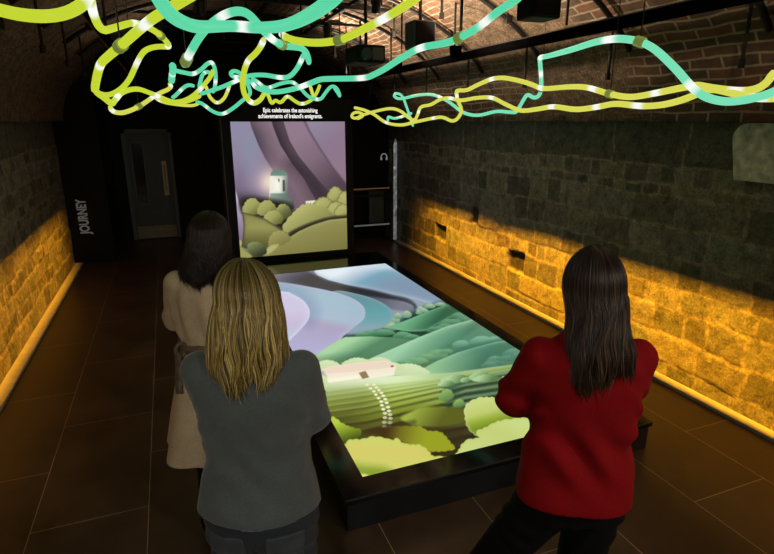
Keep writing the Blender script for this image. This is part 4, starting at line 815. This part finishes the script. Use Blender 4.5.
t = NT('skin'); a_ = t.new('ShaderNodeAttribute', attribute_name='col'); t.set(a_.outputs['Color'], .5, spec=.35); t.b.inputs['Subsurface Weight'].default_value = .08; t.b.inputs['Subsurface Radius'].default_value = (.02, .008, .004); M['skin'] = t.m
def wool(name, col, scale, rough=.85, sheen=.3, bump=.35):
    t = NT(name); n = t.noise(scale, 4, .6); n2 = t.noise(7, 3); c = np.array(col)
    cc = t.mix(t.ramp(n.outputs[0], [(.3, tuple(c*.72)), (.7, tuple(np.minimum(c*1.25, 1)))]), t.ramp(n2.outputs[0], [(.3, (.85,)*3), (.7, (1.08,)*3)]), 1, 'MULTIPLY')
    t.set(cc, rough, t.bump(n.outputs[0], bump, .003), .25); t.b.inputs['Sheen Weight'].default_value = sheen; t.b.inputs['Sheen Roughness'].default_value = .5; return t.m
M['grey_wool'] = wool('charcoal_jersey', (.11, .132, .137), 330)
M['red_wool'] = wool('scarlet_wool', (.34, .0015, .005), 260, sheen=0)
M['beige_wool'] = wool('beige_gabardine', (.70, .55, .35), 300, .75, .1)
M['denim'] = wool('dark_denim', (.032, .04, .05), 400, .8, .1)
M['denim_pocket'] = wool('worn_denim_pocket', (.06, .072, .085), 400, .8, .1)
M['black_cloth'] = wool('black_cloth', (.003, .003, .0035), 300, .9, 0)
M['belt'] = wool('dark_beige_belt', (.19, .135, .09), 300, .7, .1)
M['shoe'] = simple('black_leather', (.012, .011, .011), .35, .2, 30)
M['sole'] = simple('shoe_sole', (.02, .018, .016), .7, .2, 30)
M['eye'] = attr_mat('eye_with_iris', .2)
t = NT('hair'); a_ = t.new('ShaderNodeAttribute', attribute_name='col'); t.set(a_.outputs['Color'], .42, spec=.45); t.b.inputs['Anisotropic'].default_value = .5; M['hair'] = t.m

def head_frame(P):
    Rm = rotz(P['head_turn'])@rotx(-P['head_dip']); pv = np.array(P['neck']); return lambda q: pv+Rm@(np.array(q, float)-np.array([0, -.01, 1.45])), Rm
def hand(f, wrist, d, side, up, spread=.3, curl=.5):
    """palm and five fingers; d = pointing direction, side = towards the thumb, up = back of the hand"""
    w = np.array(wrist, float); d = np.array(d, float); d /= np.linalg.norm(d); side = np.array(side, float); side -= d*(side@d); side /= np.linalg.norm(side); up = np.cross(d, side)*np.sign(np.cross(d, side)@np.array(up, float)+1e-9)
    for j in np.linspace(-1, 1, 5): f.cap(w+side*j*.022+d*.005, w+side*j*.031+d*.085, .014, .0125, .012)
    for j, (ln, off) in enumerate(((.068, .030), (.076, .010), (.071, -.011), (.055, -.031))):
        p = w+d*.088+side*off; a = 0
        for i, q in enumerate((.42, .33, .25)):
            a += curl*(.5 if i == 0 else .75); dd = d*math.cos(a)-up*math.sin(a)+side*off*spread*2; n = p+dd*ln*q; f.cap(p, n, .0092-.0007*i, .0088-.0007*i, .004); p = n
    p = w+d*.025+side*.026
    for ln, a in ((.045, .75), (.032, .5), (.026, .3)):
        n = p+(d*math.cos(a)+side*math.sin(a)-up*.25)*ln; f.cap(p, n, .0125, .0105, .006); p = n
def body(P, root):
    h = .0052; f = Field((-.48, -.2, -.005), (.36, .36, 1.74), h); H_, Rm = head_frame(P)
    f.loft([(P.get('low', .80), 0, .0, .15, .095), (P.get('low', .80)+.1, 0, .0, .163, .11), (1.06, 0, .005, .125, .085), (1.2, 0, .01, .145, .10), (1.33, 0, .0, .15, .095), (1.40, 0, -.01, .10, .07), (1.43, 0, -.01, .06, .06)], .02)
    f.chain([(0, -.02, 1.38), H_((0, -.012, 1.47)), H_((0, .0, 1.52))], [.058, .05, .05], .03)
    f.ell(H_((0, -.01, 1.59)), (.074, .093, .088), .02, Rm.T); f.ell(H_((0, .03, 1.545)), (.058, .066, .088), .03, Rm.T); f.ell(H_((0, .052, 1.482)), (.032, .032, .024), .03, Rm.T)
    f.chain([H_((0, .094, 1.572)), H_((0, .110, 1.540))], [.008, .012], .012); f.ell(H_((0, .1, 1.535)), (.017, .011, .008), .008, Rm.T)
    f.ell(H_((0, .09, 1.506)), (.022, .010, .005), .006, Rm.T); f.ell(H_((0, .088, 1.497)), (.019, .011, .006), .006, Rm.T)
    for sx in (-1, 1):
        f.ell(H_((sx*.031, .099, 1.574)), (.017, .014, .011), .01, Rm.T, sub=True); f.ell(H_((sx*.073, -.008, 1.552)), (.009, .02, .031), .008, Rm.T); f.ell(H_((sx*.081, -.004, 1.553)), (.004, .010, .017), .004, Rm.T, sub=True)
    for A in P['arms']: f.chain(A['pts'], [.044, .037, .025], .02); hand(f, A['pts'][2], A['dir'], A['side'], A['up'], curl=A.get('curl', .5))
    for L in P['legs']:
        hip, kn, an, toe = L; f.chain([hip, kn, an], [.082, .052, .036], .03); m = (np.array(kn)*.7+np.array(an)*.3); f.ell(m+np.array([0, -.015, 0]), (.05, .055, .10), .03)
        f.chain([np.array(an)+[0, -.02, -.02], np.array(an)+np.array(toe)*.6+[0, 0, -.045], np.array(an)+np.array(toe)+[0, 0, -.05]], [.034, .03, .022], .02)
    V, F = f.mesh(); V = relax(V, F, 1); me = raw_mesh(V, F); col = np.tile(np.array([.50, .30, .215]), (len(V), 1))
    def paint(c, r, k):
        q = (V-H_(c))@Rm; q = (q/np.array(r)); w = np.clip(1.4-np.sqrt((q**2).sum(1)), 0, 1)[:, None]; col[:] = col*(1-w)+np.array(k)*w
    paint((0, .098, 1.502), (.021, .02, .008), (.38, .10, .09))
    for sx in (-1, 1): paint((sx*.031, .09, 1.592), (.018, .03, .0035), (.07, .04, .025)); paint((sx*.04, .08, 1.535), (.018, .03, .018), (.56, .27, .21))
    set_colors(me, col); b = child('body', me, M['skin'], root)
    for sx in (-1, 1):
        bm = bmesh.new(); bmesh.ops.create_uvsphere(bm, u_segments=24, v_segments=20, radius=.0115); c = H_((sx*.031, .083, 1.574)); bmesh.ops.translate(bm, verts=bm.verts, vec=Vector(c)); me = bpy.data.meshes.new('eye'); bm.to_mesh(me); bm.free(); ev = np.array([v.co for v in me.vertices]); dd = ((ev-c)@Rm)/.0115; rr = np.hypot(dd[:, 0], dd[:, 2]); fr = dd[:, 1] > 0; set_colors(me, np.where((fr & (rr < .3))[:, None], (.004, .004, .004), np.where((fr & (rr < .62))[:, None], (.05, .03, .018), (.42, .39, .36)))); child('eye', me, M['eye'], b)
    return H_, Rm
def shoes(P, root):
    for hip, kn, an, toe in P['legs']:
        an = np.array(an); t = np.array(toe); z = np.array([0, 0, 1.]); f = Field(an-[.16, .2, .09], an+[.16, .28, .12], .0045)
        f.chain([(an[0], an[1], .075), (an[0], an[1]-.015, .055)], [.045, .046], .02); f.chain([(an[0], an[1]-.02, .048), (an[0]+t[0]*.55, an[1]+t[1]*.55, .045), (an[0]+t[0]*1.02, an[1]+t[1]*1.02, .034)], [.042, .042, .03], .02); f.plane((0, 0, -1), -.016)
        s = garment(f, 'shoe', M['shoe'], root); g = Field(an-[.16, .2, .09], an+[.16, .28, .02], .0045)
        g.chain([(an[0], an[1]-.02, .03), (an[0]+t[0]*.55, an[1]+t[1]*.55, .03), (an[0]+t[0]*1.02, an[1]+t[1]*1.02, .03)], [.044, .043, .033], .02); g.plane((0, 0, 1), .016); g.plane((0, 0, -1), -.001); garment(g, 'sole', M['sole'], s, 0)
def hair(P, root, prof, zend, n, colors, rad=(.0007, .0014), wave=(.004, 60), arc=128, curl_end=0, seed=0, root_dark=.5, layers=(.84, 1.04), top=(.086, .106, .105), clump=0.0, part=.0):
    """strands from the parting over the skull and down; prof = (z, half width, half depth, centre y)"""
    H_, Rm = head_frame(P); rs = np.random.default_rng(seed); S = np.array(sorted(prof)); K = 30; pv = H_((0, -.01, 1.585)); ph = rs.uniform(-R(arc), R(arc), n); lay = layers[0]+(layers[1]-layers[0])*rs.random(n)**.6
    ze = zend(ph)+rs.normal(0, .018, n)+rs.random(n)**4*.06; T = np.linspace(0, 1, K); nb = 13; Q = np.zeros((n, K, 3))
    psi0 = rs.uniform(.02, .75, n); psi = psi0[:, None]+(R(92)-psi0[:, None])*np.linspace(0, 1, nb)[None]
    zeq = 1.585; a, b, c = top; lx = lay[:, None]
    Q[:, :nb, 0] = a*lx*np.sin(psi)*np.sin(ph)[:, None]+part*np.cos(psi); Q[:, :nb, 1] = -.01-b*lx*np.sin(psi)*np.cos(ph)[:, None]; Q[:, :nb, 2] = zeq+c*(.5+.5*lx)*np.cos(psi)
    u = np.linspace(0, 1, K-nb+1)[1:][None]; z = Q[:, nb-1, 2][:, None]*(1-u)+ze[:, None]*u
    w = [np.interp(z, S[:, 0], S[:, j]) for j in (1, 2, 3)]; bl = np.clip(u*4, 0, 1)
    fr = 1+rs.normal(0, .03, n)[:, None]*u; phd = ph[:, None]*(1-.12*u)+rs.normal(0, .10, n)[:, None]*u
    x = w[0]*lx*fr*np.sin(phd); y = w[2]-w[1]*lx*fr*np.cos(phd); x0 = Q[:, nb-1, 0][:, None]; y0 = Q[:, nb-1, 1][:, None]
    Q[:, nb:, 0] = x0*(1-bl)+x*bl; Q[:, nb:, 1] = y0*(1-bl)+y*bl; Q[:, nb:, 2] = z
    cl = np.round(ph*9)/9; p0 = cl*7+rs.normal(0, .35, n); amp = wave[0]*np.clip((T-.3)/.5, 0, 1)[None]; th = wave[1]*(1.6-Q[:, :, 2])+p0[:, None]
    Q[:, :, 0] += amp*np.cos(th)*np.cos(ph)[:, None]; Q[:, :, 1] += amp*np.cos(th)*np.sin(ph)[:, None]; s_ = 1+amp*np.sin(th)*6; 
    if clump:
        tgt = cl[:, None]; m = np.clip((T-.55)/.45, 0, 1)[None]*clump; Q[:, :, 0] += (np.interp(Q[:, :, 2], S[:, 0], S[:, 1])*np.sin(tgt)-Q[:, :, 0])*m*.6*(np.abs(ph)[:, None] < 2)
    if curl_end:
        k = np.clip((T-.72)/.28, 0, 1)[None]*curl_end; a2 = (T*22)[None]+p0[:, None]*1.7; Q[:, :, 0] += k*np.cos(a2); Q[:, :, 1] += k*np.sin(a2)*.7; Q[:, :, 2] += k*np.sin(a2*.9)*.8
    head_z = np.clip((Q[:, :, 2:3]-1.46)/.06, 0, 1)             # the part lying on the shoulders follows the back, the rest follows the head
    base = np.array([0, -.01, 1.45]); W = np.einsum('ij,nkj->nki', Rm, Q-base)+np.array(P['neck']); Rz = rotz(P['head_turn']*.5); W2 = np.einsum('ij,nkj->nki', Rz, Q-base)+np.array(P['neck']); Q = W*head_z+W2*(1-head_z)
    r = rs.uniform(rad[0], rad[1], n)[:, None]*np.clip(np.minimum(1, (1.03-T)*6), .15, 1)[None]
    tang = np.gradient(Q, axis=1); tang /= np.linalg.norm(tang, axis=2, keepdims=True)+1e-9; ref = np.stack([np.sin(ph), -np.cos(ph), .05+0*ph], -1)[:, None]; e1 = np.cross(tang, ref); e1 /= np.linalg.norm(e1, axis=2, keepdims=True)+1e-9; e2 = np.cross(tang, e1)
    V = np.stack([Q+(e1*math.cos(q)*1.5+e2*math.sin(q)*.8)*r[..., None] for q in (0, math.pi/2, math.pi, -math.pi/2)], 2).reshape(-1, 3)
    idx = np.arange(n*K*4).reshape(n, K, 4); F = np.stack([np.stack([idx[:, :-1, i], idx[:, :-1, (i+1) % 4], idx[:, 1:, (i+1) % 4], idx[:, 1:, i]], -1) for i in range(4)], 2).reshape(-1, 4)
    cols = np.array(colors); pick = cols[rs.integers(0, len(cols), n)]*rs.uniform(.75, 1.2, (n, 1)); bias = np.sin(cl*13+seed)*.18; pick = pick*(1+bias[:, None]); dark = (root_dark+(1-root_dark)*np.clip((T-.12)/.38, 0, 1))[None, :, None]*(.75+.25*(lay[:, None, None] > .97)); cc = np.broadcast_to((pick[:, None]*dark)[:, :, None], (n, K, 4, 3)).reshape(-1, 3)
    # underlying mass
    m = 48; pg = np.linspace(-R(arc), R(arc), m); G = []
    for i, p_ in enumerate(pg):
        row = []
        for q in np.linspace(.0, R(92), 12): row.append((a*.86*math.sin(q)*math.sin(p_), -.01-b*.88*math.sin(q)*math.cos(p_), zeq+c*.93*math.cos(q)))
        for q in np.linspace(0, 1, 16)[1:]:
            zz = zeq*(1-q)+(zend(np.array([p_]))[0]+.045)*q; ww = [np.interp(zz, S[:, 0], S[:, j]) for j in (1, 2, 3)]; k = min(1, q*4); row.append(((a*.86*(1-k)+ww[0]*.84*k)*math.sin(p_), (-.01-b*.88*math.cos(p_))*(1-k)+(ww[2]-ww[1]*.84*math.cos(p_))*k, zz))
        G.append(row)
    G = np.array(G); hz = np.clip((G[:, :, 2:3]-1.46)/.06, 0, 1); G = (np.einsum('ij,nkj->nki', Rm, G-base)*hz+np.einsum('ij,nkj->nki', Rz, G-base)*(1-hz))+np.array(P['neck']); g0 = len(V); gm, gk = G.shape[:2]; gi = np.arange(gm*gk).reshape(gm, gk)+g0
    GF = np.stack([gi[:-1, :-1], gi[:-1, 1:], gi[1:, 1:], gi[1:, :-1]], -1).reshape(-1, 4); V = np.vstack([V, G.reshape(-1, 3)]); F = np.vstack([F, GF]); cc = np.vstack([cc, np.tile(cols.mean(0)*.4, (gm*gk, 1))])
    me = raw_mesh(V, F); set_colors(me, cc); child('hair', me, M['hair'], root)
def trousers(P, root, mat, waist=1.0, low=.80, legr=(.098, .074, .066), fold=.004, pockets=None):
    f = Field((-.5, -.22, .02), (.4, .26, 1.06), .0065); f.loft([(low, 0, -.005, .160, .112), (low+.10, 0, -.012, .172, .122), (waist, 0, 0, .15, .11)], .02)
    for hip, kn, an, toe in P['legs']: f.chain([np.array(hip)+[0, -.005, .0], kn, np.array(an)+[0, -.01, -.01]], list(legr), .025)
    f.warp(lambda X, Y, Z: fold*np.sin(70*Z+9*np.sin(11*X+4*Z)+14*Y)*np.exp(-((Z-.80)/.09)**2)+fold*.8*np.sin(60*Z+20*X)*np.exp(-((Z-.46)/.08)**2)+fold*np.sin(85*Z+16*Y)*np.exp(-((Z-.12)/.07)**2))
    f.plane((0, 0, -1), -.055); o = garment(f, 'trousers', mat, root)
    if pockets:
        full = f.D.copy(); sl, X, Y, Z = f.win(f.lo, f.lo+f.h*f.n)
        for sx in (-1, 1):
            bx = np.maximum(np.abs(X-sx*.088-sx*.1*(Z-.82))-.058, np.maximum(.745-Z+.25*np.maximum(0, .02-np.abs(X-sx*.088)), Z-.865)); f.D = np.maximum(np.maximum(full-.005, bx), Y).astype(np.float32); f.D = np.maximum(f.D, -(full+.006)).astype(np.float32)
            garment(f, 'back_pocket', pockets, o, 0)
    return o

def person(uvD, face_deg, label, P):
    d = FW*0+np.array([FW[0]+RT[0]*(uvD[0]-387)/542, FW[1]+RT[1]*(uvD[0]-387)/542, 0]); 
    root = empty('person', (uvD[1][0], uvD[1][1], 0), label, 'person', rz=-R(face_deg)); return root

# --- woman in the grey jacket
P1 = dict(neck=(0, .0, 1.452), head_turn=R(2), head_dip=R(10),
  arms=[dict(pts=[(.15, -.01, 1.375), (.172, .055, 1.175), (-.02, .20, 1.20)], dir=(-1, .05, .12), side=(0, -.2, 1), up=(0, 1, .2), curl=.35), dict(pts=[(-.15, -.01, 1.375), (-.155, .10, 1.17), (.04, .235, 1.17)], dir=(1, -.05, .05), side=(0, -.2, 1), up=(0, 1, .2), curl=.35)],
  legs=[((-.082, 0, .86), (-.085, .025, .47), (-.09, -.02, .085), (-.03, .15, 0)), ((.082, 0, .86), (.088, .02, .47), (.095, -.02, .085), (.03, .15, 0))])
p = person((254, (.167, 1.525)), 20, 'woman with shoulder-length blonde hair in a grey jacket, arms folded, seen from behind', P1)
body(P1, p); shoes(P1, p); tr = trousers(P1, p, M['denim'], pockets=M['denim_pocket'])
f = Field((-.27, -.22, .82), (.28, .36, 1.5), .0058)
fd = lambda th, Z, X, Y: .0035*np.sin(46*Z+3*np.sin(3*th)+2*th)*np.exp(-((Z-1.10)/.10)**2)+.003*np.sin(5*th+8*Z)*np.clip((1.02-Z)/.1, 0, 1)
f.loft([(.84, .0, -.005, .198, .14), (.92, 0, -.008, .192, .138), (1.00, 0, -.002, .176, .124), (1.10, 0, .004, .158, .112), (1.2, 0, .004, .168, .118), (1.30, 0, -.004, .180, .12), (1.37, 0, -.012, .165, .104), (1.42, 0, -.016, .11, .075), (1.455, 0, -.014, .068, .064)], .02, fd)
for A in P1['arms']: f.chain([np.array(A['pts'][0])+[0, 0, -.005], A['pts'][1], np.array(A['pts'][2])*.93+np.array(A['pts'][1])*.07], [.056, .05, .039], .022)
f.warp(lambda X, Y, Z: .0035*np.sin(75*Z+40*Y+30*X)*np.exp(-((Z-1.19)/.06)**2)*np.clip((np.abs(X)-.11)/.04, 0, 1)+.0025*np.sin(60*(Z+np.abs(X)*.9))*np.exp(-((Z-1.33)/.05)**2)*np.exp(-((np.abs(X)-.12)/.04)**2))
sl, X, Y, Z = f.win(f.lo, f.lo+f.h*f.n); f.D = np.maximum(f.D, (.915+.012*np.abs(X)/.2-.01*(Y < 0)-Z)).astype(np.float32)
f.loft([(.80, 0, -.005, .186, .128), (.92, 0, -.008, .180, .126), (.98, 0, 0, .15, .10)], .004, sub=True)
jk = garment(f, 'jacket', M['grey_wool'], p)
f = Field((-.1, -.12, 1.40), (.1, .1, 1.50), .0045); f.loft([(1.415, 0, -.016, .085, .08), (1.45, 0, -.012, .072, .068), (1.475, 0, -.006, .066, .062)], .01); f.loft([(1.39, 0, -.01, .066, .062), (1.49, 0, -.004, .060, .056)], .003, sub=True); sl, X, Y, Z = f.win(f.lo, f.lo+f.h*f.n); f.D = np.maximum(f.D, Y-.035).astype(np.float32); garment(f, 'collar', M['grey_wool'], jk)
b = MB(); 
for sx in (-1, 1): b.box(sx*.085-.05, sx*.085+.05, -.138, -.124, .80, .85, .004)
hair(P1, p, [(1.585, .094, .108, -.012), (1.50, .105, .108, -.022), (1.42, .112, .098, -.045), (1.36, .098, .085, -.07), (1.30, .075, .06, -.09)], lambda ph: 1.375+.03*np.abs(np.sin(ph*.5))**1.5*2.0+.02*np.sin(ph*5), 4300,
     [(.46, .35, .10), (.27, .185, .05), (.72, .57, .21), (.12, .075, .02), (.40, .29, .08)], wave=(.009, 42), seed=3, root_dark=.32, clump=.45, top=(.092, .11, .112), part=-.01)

# --- woman in the red coat
P2 = dict(low=.88, neck=(0, .0, 1.46), head_turn=R(20), head_dip=R(6),
  arms=[dict(pts=[(.15, -.01, 1.385), (.155, .085, 1.17), (-.05, .19, 1.205)], dir=(-1, -.1, .05), side=(0, -.1, 1), up=(-.3, 1, .2), curl=.3), dict(pts=[(-.15, -.01, 1.385), (-.2, .075, 1.205), (.02, .245, 1.17)], dir=(1, -.05, .05), side=(0, -.2, 1), up=(0, 1, .2), curl=.35)],
  legs=[((-.09, 0, .88), (-.30, .08, .49), (-.41, .09, .085), (-.06, .15, 0)), ((.07, 0, .87), (.04, .015, .48), (.035, -.03, .085), (.03, .15, 0))])
p = person((592, (1.12-.018, 1.143+.018)), 24, 'woman with long dark hair in a red coat and black trousers, arms folded', P2); p.scale = (.95, .95, 1.018)
body(P2, p); shoes(P2, p); trousers(P2, p, M['black_cloth'], legr=(.094, .064, .058), low=.86)
f = Field((-.32, -.24, .84), (.29, .36, 1.5), .0058)
fd = lambda th, Z, X, Y: .014*np.sin(34*Z+22*X+2.5*np.sin(2*th))*np.exp(-((Z-1.11)/.08)**2)*np.clip(.6+.4*np.cos(th), 0, 1)+.004*np.sin(4*th+1+5*Z)*np.clip((1.06-Z)/.12, 0, 1)
f.loft([(.86, -.005, -.008, .196, .15), (.95, -.005, -.008, .190, .148), (1.03, 0, -.004, .178, .134), (1.13, 0, .004, .165, .12), (1.22, 0, .004, .172, .124), (1.31, 0, -.004, .182, .122), (1.38, 0, -.012, .168, .106), (1.43, 0, -.016, .11, .078), (1.465, 0, -.012, .07, .066)], .02, fd)
for A, rr in zip(P2['arms'], ([.058, .053, .043], [.06, .06, .046])): f.chain([np.array(A['pts'][0])+[0, 0, -.005], A['pts'][1], np.array(A['pts'][2])*.9+np.array(A['pts'][1])*.1], rr, .022)
f.warp(lambda X, Y, Z: .0075*np.sin(70*Z+45*Y+35*X)*np.exp(-((Z-1.24)/.07)**2)*np.clip((np.abs(X)-.12)/.04, 0, 1)+.003*np.sin(60*(Z+np.abs(X)*.9))*np.exp(-((Z-1.35)/.05)**2)*np.exp(-((np.abs(X)-.12)/.04)**2))
f.plane((0, -.02, -1), -.925); f.loft([(.82, 0, -.008, .184, .138), (.95, 0, -.008, .176, .134), (1.0, 0, 0, .15, .1)], .004, sub=True)
jk = garment(f, 'coat', M['red_wool'], p)
f = Field((-.1, -.12, 1.40), (.1, .1, 1.52), .0045); f.loft([(1.42, 0, -.016, .09, .084), (1.46, 0, -.012, .078, .074), (1.49, 0, -.006, .07, .066)], .01); f.loft([(1.39, 0, -.01, .07, .066), (1.51, 0, -.004, .063, .06)], .003, sub=True); sl, X, Y, Z = f.win(f.lo, f.lo+f.h*f.n); f.D = np.maximum(f.D, Y-.035).astype(np.float32); garment(f, 'collar', M['red_wool'], jk)
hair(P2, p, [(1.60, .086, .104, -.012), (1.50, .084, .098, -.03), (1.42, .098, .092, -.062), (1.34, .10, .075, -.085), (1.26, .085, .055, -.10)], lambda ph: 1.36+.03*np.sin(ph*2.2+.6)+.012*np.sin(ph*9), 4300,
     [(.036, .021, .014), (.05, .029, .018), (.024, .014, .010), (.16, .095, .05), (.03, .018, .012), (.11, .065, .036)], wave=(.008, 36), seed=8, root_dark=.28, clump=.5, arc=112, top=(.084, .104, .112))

# --- woman in the beige coat
P3 = dict(neck=(0, .0, 1.445), head_turn=R(-14), head_dip=R(8),
  arms=[dict(pts=[(.15, -.01, 1.37), (.17, .06, 1.17), (-.01, .21, 1.19)], dir=(-1, .05, .1), side=(0, -.2, 1), up=(0, 1, .2), curl=.35), dict(pts=[(-.15, -.01, 1.37), (-.19, .05, 1.175), (.02, .22, 1.17)], dir=(1, -.05, .05), side=(0, -.2, 1), up=(0, 1, .2), curl=.35)],
  legs=[((-.08, 0, .85), (-.085, .02, .46), (-.09, -.02, .085), (-.03, .15, 0)), ((.08, 0, .85), (.085, .02, .46), (.09, -.02, .085), (.03, .15, 0))])
p = person((205, (.127, 2.517)), 16, 'woman with wavy dark hair in a long belted beige coat, facing the upright screen', P3)
body(P3, p); shoes(P3, p); trousers(P3, p, M['black_cloth'])
f = Field((-.40, -.36, .40), (.40, .38, 1.5), .0068)
def fd3(th, Z, X, Y):
    lowr = np.clip((1.04-Z)/.35, 0, 1); up_ = np.clip((Z-1.07)/.08, 0, 1)*np.clip((1.38-Z)/.12, 0, 1)
    return .017*lowr*np.sin(7*th+.6*np.sin(3*th)+1.1)+.004*np.sin(9*th+2)*np.exp(-((Z-1.08)/.06)**2)+.007*up_*np.sin(11*th+2*np.sin(6*Z))
f.loft([(.44, 0, -.005, .305, .25), (.62, 0, -.005, .262, .21), (.80, 0, -.008, .222, .172), (.94, 0, -.006, .195, .146), (1.065, 0, .0, .155, .112), (1.13, 0, .0, .168, .122), (1.2, 0, .002, .178, .126), (1.30, 0, -.004, .182, .122), (1.37, 0, -.012, .165, .104), (1.42, 0, -.016, .11, .078), (1.455, 0, -.012, .07, .066)], .02, fd3)
for A in P3['arms']: f.chain([np.array(A['pts'][0])+[0, 0, -.005], A['pts'][1], np.array(A['pts'][2])*.9+np.array(A['pts'][1])*.1], [.06, .057, .05], .022)
f.warp(lambda X, Y, Z: .004*np.sin(70*Z+45*Y+35*X)*np.exp(-((Z-1.2)/.06)**2)*np.clip((np.abs(X)-.13)/.04, 0, 1))
f.plane((0, 0, -1), -.525); f.loft([(.40, 0, -.005, .29, .235), (.62, 0, -.005, .24, .19), (.80, 0, -.006, .198, .150)], .004, sub=True, fold=fd3)
ct = garment(f, 'coat', M['beige_wool'], p)
f = Field((-.1, -.12, 1.38), (.1, .1, 1.52), .0045); f.loft([(1.41, 0, -.018, .10, .092), (1.45, 0, -.014, .084, .08), (1.475, 0, -.008, .074, .07)], .01); f.loft([(1.37, 0, -.01, .07, .066), (1.5, 0, -.004, .066, .062)], .003, sub=True); sl, X, Y, Z = f.win(f.lo, f.lo+f.h*f.n); f.D = np.maximum(f.D, Y-.035).astype(np.float32); garment(f, 'collar', M['beige_wool'], ct)
b = MB(); N = 48
for k in range(N):
    pass
V = []; Fq = []
for k in range(N):
    a = 2*math.pi*k/N; c_, s_ = math.cos(a), math.sin(a); sg = lambda v: math.copysign(abs(v)**(2/2.3), v)
    for g, z in ((.004, 1.018), (.012, 1.022), (.012, 1.058), (.004, 1.062)): V.append(((.163+g)*sg(c_), (.120+g)*sg(s_), z+.035+.004*math.sin(3*a)))
for k in range(N):
    for j in range(4): Fq.append((k*4+j, ((k+1) % N)*4+j, ((k+1) % N)*4+(j+1) % 4, k*4+(j+1) % 4))
b.add(V, Fq); belt = child('belt', mesh_from(b.v, b.f), M['belt'], p)
b = MB(); loop = [(-.138+.020*math.cos(a), -.098+.024*math.cos(a)*.6-.006, 1.08+.028*math.sin(a)) for a in np.linspace(0, 2*math.pi, 20)]; b.tube(loop, .009, 8, caps=False); child('belt_loop', mesh_from(b.v, b.f), M['belt'], belt)
b = MB(); q = [(-.150, -.118, 1.065), (-.148, -.134, 1.01), (-.152, -.150, .95), (-.150, -.166, .89)]
for i in range(3): b.quadbox(q[i], q[i+1], (.35, 1, 0), .03, .008)
child('belt_tail', mesh_from(b.v, b.f), M['belt'], belt)
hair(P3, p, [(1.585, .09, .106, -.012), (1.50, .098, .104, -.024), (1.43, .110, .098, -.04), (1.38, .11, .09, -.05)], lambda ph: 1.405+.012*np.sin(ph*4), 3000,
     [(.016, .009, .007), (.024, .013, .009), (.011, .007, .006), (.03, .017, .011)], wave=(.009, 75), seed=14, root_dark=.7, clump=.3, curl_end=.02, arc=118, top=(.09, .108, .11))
